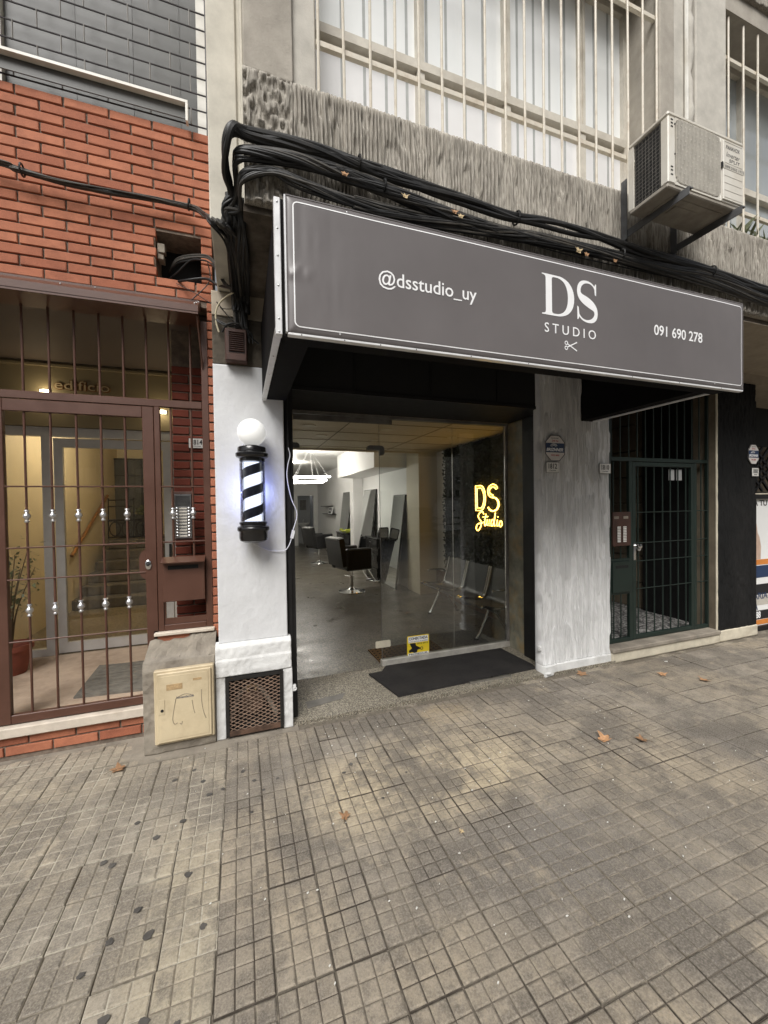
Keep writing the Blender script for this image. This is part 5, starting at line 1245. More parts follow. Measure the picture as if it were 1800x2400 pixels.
# barber pole
pole = thing('barber_pole', 'lit barber pole with black and white stripes on the white pilaster', 'barber pole', (.078, 2.89, 1.36))
PXc, PYc = .080, 2.878
kf = PYc/3.0                                  # sizes measured on the wall, brought forward to the pole's distance
def pz(z): return CAM_H+(z-CAM_H)*kf
b = MB(); b.sphere((PXc*kf, PYc, pz(2.130)), .098*kf, 32, 18); b.build('globe', M['pole_globe'], pole, smooth=True)
L_ = lambda prof: [(r*kf, pz(z)-pz(1.3)) for r, z in prof]
base0 = (PXc*kf, PYc, pz(1.3))
b = MB(); b.lathe(L_([(.02, 1.918), (.070, 1.918), (.088, 1.925), (.088, 1.945), (.094, 1.948), (.108, 1.955), (.112, 1.963), (.112, 1.980), (.104, 1.987), (.098, 1.990), (.098, 2.018), (.093, 2.026), (.046, 2.030), (.046, 2.038), (.02, 2.038)]), base0, n=40); b.build('top_collar', M['black_plastic'], pole, smooth=True)
b = MB(); b.lathe(L_([(.02, 1.352), (.070, 1.354), (.092, 1.366), (.098, 1.385), (.098, 1.425), (.104, 1.432), (.110, 1.440), (.110, 1.458), (.104, 1.466), (.092, 1.470), (.090, 1.480), (.096, 1.484), (.096, 1.494), (.090, 1.500), (.02, 1.502)]), base0, n=40); b.build('bottom_cap', M['black_plastic'], pole, smooth=True)
b = MB(); b.lathe(L_([(.0870, 1.503), (.0870, 1.917), (.0855, 1.917), (.0855, 1.503)]), base0, n=40); b.build('acrylic_tube', M['acrylic'], pole, smooth=True)
# striped cylinder: helical bands as two meshes
rc = .0685*kf; z0_, z1_ = pz(1.503), pz(1.917); nA, nZ = 48, 84; pitch = .149*kf
for nm, mt, par in (('white_stripe', 'pole_white', 0), ('dark_stripe', 'pole_blue', 1)):
    b = MB()
    for w_ in range(-8, 12):
        # a band between helix phases, clipped to the tube ends
        zs0 = w_*pitch+(0 if par == 0 else pitch*.545); hgt = pitch*(.545 if par == 0 else .455)
        for i in range(nA):
            a0 = 2*math.pi*i/nA; a1 = 2*math.pi*(i+1)/nA
            lo = [z0_-.3+zs0+pitch*a/(2*math.pi)*1.0 for a in (a0, a1)]
            hi = [l+hgt for l in lo]
            lo = [min(max(l, z0_), z1_) for l in lo]; hi = [min(max(h, z0_), z1_) for h in hi]
            if max(hi[0]-lo[0], hi[1]-lo[1]) < 1e-5: continue
            pt = lambda a, z: (PXc*kf+rc*math.cos(a), PYc+rc*math.sin(a), z)
            b.add([pt(a0, lo[0]), pt(a1, lo[1]), pt(a1, hi[1]), pt(a0, hi[0])], [(0, 1, 2, 3)])
    b.build(nm, M[mt], pole, smooth=False)
b = MB(); b.box(PXc*kf-.03, PXc*kf+.03, PYc+.06, 2.998, pz(1.385), pz(1.41)); b.box(PXc*kf-.03, PXc*kf+.03, PYc+.06, 2.998, pz(1.975), pz(2.0)); b.build('wall_arm', M['black_plastic'], pole)
pl_ = bpy.data.lights.new('pole_glow', 'POINT'); pl_.energy = 2.2; pl_.color = (.36, .42, 1.0); pl_.shadow_soft_size = .004
po = bpy.data.objects.new('pole_glow', pl_); COL.objects.link(po); po.parent = pole; po.location = Vector((PXc*kf, PYc+.085, pz(1.71)))-ORG[pole.name]
# its white cord with an inline switch
cord = thing('power_cord', 'white power cord with inline switch hanging from the barber pole', 'cord', (.33, 2.98, 1.3))
cp = [(0.338, 3.02, 2.412), (0.331, 3.015, 2.276), (0.334, 3.01, 2.034), (0.344, 3.0, 1.976), (0.326, 2.98, 1.908), (0.318, 2.975, 1.811), (0.343, 2.97, 1.665), (0.383, 2.97, 1.547), (0.353, 2.97, 1.431), (0.338, 2.97, 1.363), (0.313, 2.97, 1.306), (0.284, 2.98, 1.283), (0.2, 2.985, 1.284), (0.136, 2.985, 1.31), (0.075, 2.96, 1.345)]
b = MB(); b.tube(spline(cp[2:], 6), .0032, 7); b.build('cable', M['cord_white'], cord, smooth=True)
b = MB(); b.tube(spline(cp[:3], 6), .0028, 7); b.build('cable_upper', M['cable'], cord, smooth=True)
b = MB(); b.obox((.349, 2.968, 1.400), (.25, 0, 1), (1, 0, -.25), (0, 1, 0), .030, .011, .007); b.build('switch', M['cord_white'], cord)
# mesh door over the meter recess
t = thing('meter_grille', 'rusty expanded metal grille door at the foot of the white pilaster', 'grille', (.06, 2.95, .02))
gx0, gx1, gz0, gz1 = -.126, .258, .022, .428; gy = 2.952
b = MB(); fw = .022
b.box(gx0, gx0+fw, gy-.012, gy+.012, gz0, gz1); b.box(gx1-fw, gx1, gy-.012, gy+.012, gz0, gz1); b.box(gx0+fw, gx1-fw, gy-.012, gy+.012, gz1-fw, gz1)
b.build('frame', M['iron'], t)
b = MB(); b.box(gx0+fw, gx1-fw, gy-.012, gy+.012, gz0, gz0+.03); b.build('frame_foot', M['rust'], t)
b = MB(); ix0, ix1, iz0, iz1 = gx0+fw, gx1-fw, gz0+.03, gz1-fw; pxx, pzz = .026, .0265
sl = .52
for sgn in (1, -1):
    c0 = -60
    for c0 in range(-30, 45):
        # line z = iz0 + c0*pzz*2... + sgn*sl*(x-ix0)
        zc = iz0+c0*pzz; xa, xb = ix0, ix1; za, zb = zc, zc+sgn*sl*(ix1-ix0)
        def clip(xa, za, xb, zb):
            t0, t1 = 0.0, 1.0; dz = zb-za
            for lim, s in ((iz0, 1), (iz1, -1)):
                fa, fb = s*(za-lim), s*(zb-lim)
                if fa < 0 and fb < 0: return None
                if fa < 0: t0 = max(t0, fa/(fa-fb))
                elif fb < 0: t1 = min(t1, fa/(fa-fb))
            return None if t1-t0 < .02 else (xa+(xb-xa)*t0, za+dz*t0, xa+(xb-xa)*t1, za+dz*t1)
        q = clip(xa, za, xb, zb)
        if q: b.bar((q[0], gy+.001*sgn, q[1]), (q[2], gy+.001*sgn, q[3]), .0040, .0040)
tag(b.build('expanded_mesh', M['mesh_rust'], t), kind='stuff')
t = thing('water_meter', 'rusty pipes and valve of a meter behind the mesh grille', 'meter', (.06, 3.08, .05))
b = MB(); b.lathe([(.03, -.05), (.075, -.05), (.08, -.02), (.08, .03), (.06, .05), (.02, .055)], (.05, 3.08, .19), (0, 1, 0), 20); b.build('dial_body', M['rust'], t, smooth=True)
b = MB(); b.tube(spline([(-.10, 3.10, .05), (-.05, 3.09, .22), (.02, 3.08, .29), (.10, 3.08, .28), (.17, 3.09, .16), (.22, 3.1, .05)], 6), .016, 8); b.build('pipe', M['block'], t, smooth=True)
b = MB(); b.tube([(.045+.03*math.cos(a), 3.05, .285+.03*math.sin(a)) for a in np.linspace(0, 6.28, 16, endpoint=False)], .006, 6, closed=True); b.build('valve_wheel', M['beige_tape'], t)
# small white padlock hasp beside the grille
b = MB(); b.bbox(.328, .352, 2.958, 2.985, .255, .30, .003); b.tube([(.345+.010*math.cos(a), 2.955, .275+.010*math.sin(a)) for a in np.linspace(0, 6.28, 12, endpoint=False)], .003, 5, closed=True)
tag(b.build('shutter_hasp', M['white_wall_old'], None, (.34, 2.97, .255)), 'white painted steel hasp on the left edge of the shop opening', 'hasp')
b = MB(); b.bbox(2.578, 2.604, 3.0, 3.03, .225, .27, .003); b.tube([(2.585+.010*math.cos(a), 2.996, .25+.010*math.sin(a)) for a in np.linspace(0, 6.28, 12, endpoint=False)], .003, 5, closed=True)
tag(b.build('shutter_hasp', M['white_wall_old'], None, (2.59, 3.01, .225)), 'white painted steel hasp at the foot of the raked white pilaster', 'hasp')

# ================================================================== SIGNS ON THE RIGHT
def alarm_sign(x0, x1, z0, z1, y, label):
    t = thing('alarm_sign', label, 'sign', ((x0+x1)/2, y, z0), 'eight-sided alarm company signs')
    w, h = x1-x0, z1-z0; c = .28
    P = [(x0+c*w, z0), (x1-c*w, z0), (x1, z0+.26*h), (x1, z1-.26*h), (x1-c*w, z1), (x0+c*w, z1), (x0, z1-.26*h), (x0, z0+.26*h)]
    b = MB(); b.prism(P, lambda u, v, d: (u, d, v), y-.005, y); b.build('plate', M['sign_white'], t)
    b = MB(); n = len(P)
    for i in range(n): b.bar((P[i][0], y-.006, P[i][1]), (P[(i+1) % n][0], y-.006, P[(i+1) % n][1]), .0028, .004)
    b.build('rim', M['iron'], t)
    zm0, zm1 = z0+.33*h, z0+.70*h
    b = MB(); b.box(x0+.02*w, x1-.02*w, y-.0062, y-.0052, zm0, zm1); bd = b.build('navy_band', M['navy_print'], t)
    text_on('name_lettering', 'BRIZNNER', M['white_print'], bd, x0+.06*w, x1-.06*w, zm0+.08*h*.6, zm0+.175*h, y-.0064, bold=.035, thick=.0004, shear=.25)
    for i, r in enumerate((.10, .15, .20)):
        b = MB(); b.tube([(x0+.42*w+r*w*math.cos(a), y-.0068, zm0+.205*h+r*w*.75*math.sin(a)) for a in np.linspace(.35, 2.9, 10)], .0018, 5); b.build('signal_arc', M['white_print'], bd)
    text_on('top_lettering', '24 hs', M['red_print'], t, x0+.33*w, x1-.33*w, z0+.755*h, z0+.835*h, y-.0054, bold=.02, thick=.0004)
    text_on('top_lettering', 'MONITOREO', M['black_print'], t, x0+.31*w, x1-.31*w, z0+.875*h, z0+.915*h, y-.0054, bold=.01, thick=.0004)
    text_letters('phone_lettering', 'phone_letter', '2402 8880', M['red_print'], t, x0+.28*w, x1-.28*w, z0+.185*h, z0+.255*h, y-.0054, bold=.015, thick=.0004)
    return t
alarm_sign(2.640, 2.860, 1.990, 2.222, 2.978, 'eight-sided alarm company sign on the raked white pilaster')
alarm_sign(5.575, 5.765, 2.02, 2.245, 2.985, 'eight-sided alarm company sign on the black pier at right')
number_plate('1812', 2.652, 2.795, 1.882, 1.975, 2.979, 'white number plate 1812 under the alarm sign on the white pilaster')
number_plate('1810', 3.295, 3.436, 1.882, 1.975, 2.979, 'white number plate 1810 at the right edge of the white pilaster')
number_plate('1808', 5.645, 5.765, 1.878, 1.973, 2.984, 'white number plate 1808 under the alarm sign on the black pier')

# ---- dark green gate of number 1810
gg = thing('iron_gate', 'dark green iron gate with plain bars at number 1810', 'gate', (4.2, 3.1, .14))
GY2 = 3.10
def g2(name, x0, x1, z0, z1, parent=None, d=.018):
    b = MB(); b.bbox(x0, x1, GY2-d, GY2+d, z0, z1, .003); return b.build(name, M['green_metal'], parent or gg)
g2('frame_post', 3.45, 3.565, .139, 2.97); g2('frame_post', 3.815, 3.860, .139, 2.022); g2('frame_post', 4.808, 4.850, .139, 2.022); g2('frame_post', 5.035, 5.066, .139, 2.97)
g2('frame_rail', 3.5655, 5.0345, 2.0225, 2.062); g2('frame_rail', 3.5655, 3.8145, .139, .18); g2('frame_rail', 4.8505, 5.0345, .139, .18)
g2('frame_rail', 3.5655, 3.8145, .985, 1.01); g2('frame_rail', 3.5655, 3.8145, .640, .662)
lf2 = g2('door_leaf', 3.863, 3.910, .145, 2.016)
for nm, a in (('stile', (4.764, 4.805, .145, 2.016)), ('top_rail', (3.9105, 4.7635, 1.972, 2.016)), ('bottom_rail', (3.9105, 4.7635, .145, .19))): g2(nm, *a, parent=lf2, d=.017)
for x in (3.958, 4.078, 4.198, 4.327, 4.447, 4.569, 4.693):
    b = MB(); b.cyl((x, GY2, .19), (x, GY2, 1.972), .007, 6); b.build('bar', M['green_metal'], gg, smooth=True)
for x in [3.59+.1205*i for i in range(12)]:
    b = MB(); b.cyl((x, GY2, 2.062), (x, GY2, 2.97), .007, 6); b.build('bar', M['green_metal'], gg, smooth=True)
for x in (3.61, 3.71): 
    for z0, z1 in ((.18, .64), (1.01, 2.022)):
        b = MB(); b.cyl((x, GY2, z0), (x, GY2, z1), .007, 6); b.build('bar', M['green_metal'], gg, smooth=True)
b = MB(); b.cyl((4.945, GY2, .18), (4.945, GY2, 2.022), .007, 6); b.build('bar', M['green_metal'], gg, smooth=True)
for z in (1.486, 1.163, .971, .677):
    b = MB(); b.cyl((3.91, GY2-.01, z), (4.765, GY2-.01, z), .0055, 6); b.cyl((4.85, GY2-.01, z), (5.035, GY2-.01, z), .0055, 6); b.build('cross_rod', M['green_metal'], gg, smooth=True)
b = MB(); b.bbox(3.565, 3.8147, GY2-.035, GY2+.09, .663, .984, .004); lb = b.build('letter_box', M['green_metal'], gg)
b = MB(); b.box(3.60, 3.775, GY2-.0362, GY2-.0345, .915, .945); b.build('letter_slot', M['black_matte'], lb)
b = MB(); b.lathe([(.012, 0), (.012, -.03), (.026, -.034), (.03, -.05), (.024, -.062), (.004, -.066)], (3.895, GY2-.017, 1.135), (0, 1, 0), 16); kn = b.build('door_knob', M['chrome'], lf2, smooth=True)
b = MB(); b.bbox(3.872, 3.902, GY2-.021, GY2-.0172, .985, 1.165, .002); b.build('lock_plate', M['chrome'], kn)
b = MB(); b.lathe([(.012, 0), (.012, -.03), (.022, -.034), (.024, -.048), (.004, -.056)], (3.955, GY2+.03, 1.10), (0, 1, 0), 16); b.build('inner_knob', M['knob'], lf2, smooth=True)
t = thing('intercom', 'brown intercom panel with lit buttons left of the green gate', 'intercom', (3.69, 3.08, 1.14))
b = MB(); b.bbox(3.565, 3.812, 3.065, 3.083, 1.145, 1.495, .003); b.build('panel', M['vent_brown'], t)
for i in range(10):
    z = 1.34-.0165*i
    for x in (3.648, 3.728):
        b = MB(); b.box(x-.022, x+.022, 3.0625, 3.0647, z-.006, z+.006); b.build('button', M['plate'], t)
        b = MB(); b.box(x-.040, x-.026, 3.0625, 3.0647, z-.003, z+.003); b.build('name_line', M['iron'], t)
for x in (3.61, 3.74): 
    b = MB(); b.box(x-.03, x+.035, 3.0625, 3.0647, 1.425, 1.452); b.build('name_card', M['block'], t)
# white notices taped behind the green gate
t = thing('taped_notice', 'pale notices taped behind the top of the green gate', 'notice', (4.6, 3.13, 1.85))
for x in (4.50, 4.62):
    b = MB(); b.box(x-.045, x+.045, 3.122, 3.124, 1.83, 1.95); b.build('sheet', M['shop_grey'], t)

# ---- poster panel of the neighbouring shop at the right edge
t = thing('poster_frame', 'black framed advertising poster on the shop at the right edge', 'poster', (6.2, 3.1, 0))
b = MB(); b.box(5.80, 5.875, 3.06, 3.12, .0, 1.665); b.box(5.875, 7.2, 3.06, 3.12, 1.61, 1.665); b.box(5.875, 7.2, 3.06, 3.12, .0, .05); b.build('frame', M['black_paint'], t)
b = MB(); b.box(5.785, 5.7995, 3.055, 3.10, .10, 1.68); b.box(5.80, 7.2, 3.055, 3.10, 1.6655, 1.68); b.build('white_edge', M['step_face'], t)
b = MB(); b.box(5.875, 7.2, 3.095, 3.10, .05, 1.61); ps = b.build('sheet', M['shop_white'], t)
yq = 3.094
def pr_(name, mat, x0, x1, z0, z1, dy=0.0):
    b = MB(); b.box(x0, x1, yq-.0012-dy, yq-dy, z0, z1); return b.build(name, M[mat], ps)
pr_('orange_strip', 'orange_print', 5.876, 7.19, .80, .865); pr_('navy_patch', 'navy_print', 5.876, 7.19, .64, .79); pr_('dark_patch', 'black_print', 5.92, 6.4, .43, .56); pr_('dark_patch', 'black_print', 5.876, 7.19, .125, .235); pr_('orange_strip', 'orange_print', 5.876, 7.19, .06, .12)
pr_('grey_patch', 'ac_grey', 5.876, 7.19, .30, .42)
text_on('lettering', 'A TU', M['black_print'], ps, 5.885, 6.15, 1.525, 1.595, yq-.0003, bold=.02, thick=.0006)
text_on('lettering', 'ARIA', M['navy_print'], ps, 5.88, 6.16, .375, .455, yq-.0014, bold=.02, thick=.0006)
text_on('lettering', 'A', M['navy_print'], ps, 5.885, 5.965, .245, .345, yq-.0014, bold=.03, thick=.0006)
text_on('lettering', '588', M['white_print'], ps, 5.88, 6.02, .14, .225, yq-.0014, bold=.03, thick=.0006)
b = MB(); P = [(5.876, .87), (6.02, .87), (6.03, 1.02), (6.0, 1.14), (5.96, 1.2), (5.95, 1.28), (5.93, 1.34), (5.89, 1.36), (5.876, 1.34)]; b.prism(P, lambda u, v, d: (u, d, v), yq-.0012, yq); b.build('printed_silhouette', M['pink_print'], ps)
# lattice screen above the poster
t = thing('lattice_screen', 'dark diamond lattice screen above the poster at the right edge', 'screen', (6.0, 3.3, 1.75))
for i in range(7):
    for s in (1, -1):
        b = MB(); x = 5.75+.14*i; b.bar((x-.28*s, 3.30, 1.72), (x+.28*s, 3.30, 2.28), .02, .03); b.build('lattice_bar', M['black_paint'], t)
pr = MB(); pr.box(5.78, 7, 3.36, 3.37, 1.70, 2.30); pr.build('backing', M['corridor'], t)

# ================================================================== SHOP FRONT GLASS
gl = thing('glass_shopfront', 'frameless glass shop front with fixed panes and transom', 'shop front', (1.6, 3.72, .02))
def pane(name, x0, x1, z0, z1, y=3.72):
    b = MB(); b.box(x0, x1, y-.005, y+.005, z0, z1); return b.build(name, M['glass'], gl)
pane('fixed_pane', 1.283, 2.088, .075, 2.47); pane('fixed_pane', 2.091, 2.742, .075, 2.47); pane('transom_pane', .455, 1.279, 2.135, 2.47)
b = MB(); b.bbox(1.272, 2.775, 3.69, 3.75, .0195, .078, .004); b.build('bottom_rail', M['sill'], gl)
b = MB(); b.bbox(2.743, 2.772, 3.70, 3.74, .0785, 2.47, .002); b.build('side_channel', M['frame_grey'], gl)
b = MB(); b.box(.447, 2.775, 3.69, 3.75, 2.4475, 2.474); b.build('head_channel', M['frame_grey'], gl)
b = MB(); b.bbox(.456, 1.415, 3.70, 3.71, 2.392, 2.444, .003); b.build('closer_bar', M['frame_grey'], gl)
def rrect(x0, x1, z0, z1, r, n=5):
    P = []
    for cx, cz, a0 in ((x1-r, z0+r, -math.pi/2), (x1-r, z1-r, 0), (x0+r, z1-r, math.pi/2), (x0+r, z0+r, math.pi)):
        for i in range(n+1): a = a0+math.pi/2*i/n; P.append((cx+r*math.cos(a), cz+r*math.sin(a)))
    return P
def clip_(P):
    b = MB(); b.prism(P, lambda u, v, d: (u, d, v), 3.702, 3.738); return b.build('patch_fitting', M['clip'], gl)
clip_([(1.155, 2.142), (1.16, 2.17), (1.18, 2.183), (1.30, 2.183), (1.325, 2.172), (1.332, 2.15), (1.332, 2.11), (1.32, 2.09), (1.285, 2.088), (1.283, 2.135), (1.278, 2.142)])
clip_([(.452, 2.14), (.452, 2.185), (.49, 2.185), (.51, 2.17), (.512, 2.14)])
b = MB(); b.box(1.281, 1.2835, 3.714, 3.726, .08, 2.47); b.box(2.0885, 2.0905, 3.714, 3.726, .08, 2.47); b.box(.455, 1.279, 3.714, 3.726, 2.132, 2.1345); b.build('glass_edge', M['clip'], gl)
# stickers on the glass
t = thing('alarm_sticker', 'yellow alarm sticker reading Conectada at the foot of the glass', 'sticker', (1.67, 3.71, .07))
b = MB(); b.prism(rrect(1.548, 1.792, .079, .275, .012), lambda u, v, d: (u, d, v), 3.7125, 3.7145); b.build('card', M['yellow_print'], t)
b = MB(); b.box(1.560, 1.780, 3.7118, 3.7124, .205, .266); b.build('white_header', M['white_print'], t)
text_on('lettering', 'CONECTADA', M['black_print'], t, 1.566, 1.774, .232, .260, 3.7116, bold=.035, thick=.0004)
text_on('lettering', 'A UNA CENTRAL DE ALARMAS', M['black_print'], t, 1.566, 1.774, .210, .221, 3.7116, bold=.01, thick=.0004)
text_on('lettering', '2915 2915', M['black_print'], t, 1.655, 1.776, .181, .199, 3.7122, bold=.02, thick=.0004)
b = MB(); b.prism([(1.575, .200), (1.64, .200), (1.645, .172), (1.685, .15), (1.70, .135), (1.66, .128), (1.655, .105), (1.625, .098), (1.60, .112), (1.572, .105), (1.566, .13), (1.60, .15), (1.585, .175)], lambda u, v, d: (u, d, v), 3.7112, 3.7120); b.build('guard_pictogram', M['black_print'], t)
b = MB(); b.tube([(1.706+.014*math.cos(a), 3.7115, .138+.014*math.sin(a)) for a in np.linspace(0, 6.28, 14, endpoint=False)], .003, 5, closed=True); b.build('guard_pictogram', M['black_print'], t)
b = MB(); b.box(1.556, 1.784, 3.7112, 3.7120, .0795, .100); b.build('white_footer', M['white_print'], t)
text_on('lettering', 'PROSEGUR', M['black_print'], t, 1.566, 1.774, .0815, .0975, 3.7110, bold=.03, thick=.0004)
b = MB(); b.prism(rrect(1.212, 1.368, .20, .268, .012), lambda u, v, d: (u, d, v), 3.7095, 3.7135)
tag(b.build('door_stop_pad', M['step_face'], None, (1.29, 3.71, .2)), 'cream rectangular pad stuck low on the glass edge', 'pad')
# mats
b = MB(); b.prism([(1.09, 3.555), (1.19, 3.05), (2.61, 3.10), (2.64, 3.17), (2.62, 3.66), (1.30, 3.67), (1.22, 3.56)], lambda u, v, d: (u, v, d), .0186, .034)
mat_o = b.build('rubber_mat', M['mat_black'], None, (1.9, 3.35, .0186)); tag(mat_o, 'large black ribbed rubber mat outside the shop glass', 'mat')
b = MB(); b.box(1.86, 2.30, 3.046, 3.064, .0187, .040); b.build('metal_edge', M['steel'], mat_o)
b = MB(); b.prism([(1.28, 3.765), (2.03, 3.80), (2.04, 4.17), (1.27, 4.16)], lambda u, v, d: (u, v, d), .0205, .032)
tag(b.build('door_mat', M['coir'], None, (1.65, 3.98, .02)), 'brown coir doormat with dark maze print behind the glass', 'doormat')
b = MB(); b.prism([(.46, 3.14), (.75, 3.20), (.80, 3.29), (.46, 3.25)], lambda u, v, d: (u, v, d), .0187, .0215); tag(b.build('floor_hatch', M['frame_grey'], None, (.6, 3.2, .0187)), 'small flat metal strip on the threshold at the left jamb', 'floor strip')

# ================================================================== SALON
def torus(c, Rr, r, n=40, m=8, tilt=(0, 0)):
    b = MB(); pts = []
    for i in range(n):
        a = 2*math.pi*i/n; x, y = Rr*math.cos(a), Rr*math.sin(a); pts.append((c[0]+x, c[1]+y, c[2]+x*tilt[0]+y*tilt[1]))
    b.tube(pts, r, m, closed=True); return b
rg = thing('ring_chandelier', 'pendant lamp of three glowing rings in the back of the salon', 'chandelier', (1.43, 8.8, 2.1))
for k2, (z, Rr, dx, tl) in enumerate(((2.245, .41, .02, (.02, .06)), (2.185, .38, -.03, (-.03, -.05)), (2.125, .35, -.07, (.03, .05)))):
    torus((1.43+dx, 8.8, z), Rr, .017, tilt=tl).build('led_ring', M['led'], rg, smooth=True)
for a in np.linspace(0, 6.28, 5, endpoint=False):
    b = MB(); b.cyl((1.43, 8.8, 2.86), (1.43+.4*math.cos(a), 8.8+.4*math.sin(a), 2.25), .0022, 5); b.build('wire', M['alu'], rg)
b = MB(); b.lathe([(.06, 0), (.06, -.03), (.02, -.035)], (1.43, 8.8, 2.86), n=20); b.build('canopy', M['alu'], rg)
def spot(x, y, z, e, label):
    t = thing('ceiling_lamp', label, 'lamp', (x, y, z))
    d = MB(); d.lathe([(.075, 0), (.075, -.012), (.06, -.016), (.002, -.016)], (x, y, z), n=20); d.build('rim', M['alu'], t)
    d = MB(); d.lathe([(.055, -.017), (.05, -.022), (.002, -.023)], (x, y, z), n=20); d.build('bulb', M['led'], t)
    l = bpy.data.lights.new('lamp_light', 'POINT'); l.energy = e; l.color = (1.0, .94, .84); l.shadow_soft_size = .008
    o = bpy.data.objects.new('lamp_light', l); COL.objects.link(o); o.parent = t; o.location = (0, 0, -.08)
spot(1.42, 11.5, 2.86, 30, 'small round ceiling lamp behind the ring chandelier')
# styling chairs
def styling_chair(x, y, rz, label):
    t = thing('styling_chair', label, 'salon chair', (x, y, .02), 'black styling chairs'); t.rotation_euler = (0, 0, rz)
    def bl(mb, name, mat, smooth=False):
        me = mb.mesh(name, smooth=smooth); o = link_mesh(name, me, mat, t); ORG[o.name] = Vector((x, y, .02)); return o
    # local: faces +x, z up from floor
    b = MB(); b.lathe([(.245, 0), (.25, .008), (.245, .018), (.20, .026), (.12, .04), (.06, .055), (.04, .08), (.035, .09)], (0, 0, 0), n=36); bl(b, 'base_disc', M['chrome'], True)
    b = MB(); b.cyl((0, 0, .085), (0, 0, .27), .033, 16); b.cyl((0, 0, .27), (0, 0, .29), .04, 16); b.cyl((0, 0, .29), (0, 0, .43), .017, 12); bl(b, 'hydraulic_post', M['chrome'], True)
    b = MB(); b.tube(spline([(0, .03, .27), (0, .14, .265), (-.02, .20, .27), (-.05, .19, .275), (-.04, .12, .275)], 5), .008, 6); bl(b, 'pump_lever', M['chrome'], True)
    b = MB(); b.bbox(-.24, .27, -.22, .22, .43, .56, .03); bl(b, 'seat', M['leather'])
    for s in (-1, 1):
        b = MB(); b.bbox(-.26, .27, s*.265-.045, s*.265+.045, .43, .82, .025); bl(b, 'armrest', M['leather'])
    b = MB(); b.obox((-.31, 0, .76), (1, 0, .16), (0, 1, 0), (-.16, 0, 1), .05, .285, .25); bl(b, 'backrest', M['leather'])
    b = MB(); b.obox((-.352, 0, 1.005), (1, 0, .16), (0, 1, 0), (-.16, 0, 1), .058, .22, .012); bl(b, 'headrest_roll', M['shop_grey'])
    b = MB(); b.tube([(.25, -.14, .42), (.42, -.14, .17), (.50, -.14, .15)], .010, 6); b.tube([(.25, .14, .42), (.42, .14, .17), (.50, .14, .15)], .010, 6); b.bbox(.40, .52, -.16, .16, .145, .158, .004); bl(b, 'footrest', M['chrome'], True)
    return t
styling_chair(1.90, 7.17, R(14), 'nearest black styling chair on a chrome disc base')
styling_chair(2.02, 11.1, R(20), 'farther black styling chair deep in the salon')
# leaning wall mirrors
def mirror(y0, y1, xb, xt, z0, z1, label):
    t = thing('wall_mirror', label, 'mirror', ((xb+xt)/2, (y0+y1)/2, z0), 'tall salon mirrors leaning on the wall')
    d = Vector((xt-xb, 0, z1-z0)); u = d.normalized(); nrm = Vector((-u.z, 0, u.x)); c = Vector(((xb+xt)/2, (y0+y1)/2, (z0+z1)/2))
    b = MB(); b.obox(c, (0, 1, 0), u, nrm, (y1-y0)/2, d.length/2, .015); b.build('board', M['black_gloss'], t)
    b = MB(); b.obox(c+nrm*.018, (0, 1, 0), u, nrm, (y1-y0)/2-.012, d.length/2-.012, .002); b.build('mirror_glass', M['mirror'], t)
mirror(6.98, 7.60, 2.70, 2.93, .022, 1.80, 'nearest tall mirror leaning by the cream column')
mirror(8.75, 9.72, 2.72, 2.945, .10, 1.98, 'middle tall mirror behind the black trolley')
mirror(10.95, 11.9, 2.80, 2.945, .80, 2.0, 'farthest wall mirror above the far console')
# trolley / consoles
def console(x0, x1, y0, y1, z1, label):
    t = thing('salon_console', label, 'console', ((x0+x1)/2, (y0+y1)/2, .02), 'black salon consoles')
    b = MB(); b.bbox(x0, x1, y0, y1, .06, z1-.03, .008); b.build('cabinet', M['black_gloss'], t)
    b = MB(); b.bbox(x0-.02, x1, y0-.02, y1+.02, z1-.029, z1, .005); b.build('top', M['black_gloss'], t)
    for z in np.linspace(.12, z1-.22, 3):
        b = MB(); b.bbox(x0-.012, x0-.001, y0+.03, y1-.03, float(z), float(z)+.18, .004); d = b.build('drawer', M['black_gloss'], t)
        b = MB(); b.cyl((x0-.03, (y0+y1)/2-.06, float(z)+.12), (x0-.03, (y0+y1)/2+.06, float(z)+.12), .006, 6); b.build('handle', M['chrome'], d)
    for a, c in ((x0+.03, y0+.03), (x0+.03, y1-.03)):
        b = MB(); b.sphere((a, c, .042), .022, 10, 6); b.build('castor', M['iron'], t)
console(2.60, 2.92, 7.72, 8.55, .93, 'black drawer console beside the nearest styling chair')
console(2.55, 2.9, 10.35, 11.2, .88, 'far black console with green towels on top')
b = MB()
for _ in range(24):
    p = Vector((2.68+random.uniform(-.1, .15), 10.7+random.uniform(-.25, .25), .90+random.uniform(0, .06))); b.sphere(p, random.uniform(.03, .06), 8, 5, (1, 1, .45))
M['towel'] = simple('yellow_green_towel', (.42, .46, .06), .95, var=.3, vs=20)
tag(b.build('folded_towels', M['towel'], None, (2.68, 10.7, .88), smooth=True), 'yellow green towels heaped on the far console', 'towels')
bi = 0
for (x, y, h, r, m_) in ((2.70, 7.8, .12, .02, 'alu'), (2.72, 7.9, .16, .018, 'iron'), (2.78, 7.98, .10, .022, 'white_print'), (2.75, 8.1, .14, .02, 'black_gloss'), (2.70, 8.3, .11, .03, 'iron')):
    b = MB(); b.lathe([(r, 0), (r, h*.7), (r*.4, h*.8), (r*.4, h)], (x, y, .93), n=12)
    tag(b.build('product_bottle', M[m_], None, (x, y, .93), smooth=True), ('silver', 'slim black', 'white', 'glossy black', 'squat black')[bi]+' product bottle on the near console', 'bottle', 'bottles on the near console'); bi += 1
t = thing('table_mirror', 'small black framed mirror standing on the near console', 'mirror', (2.72, 7.66, .93))
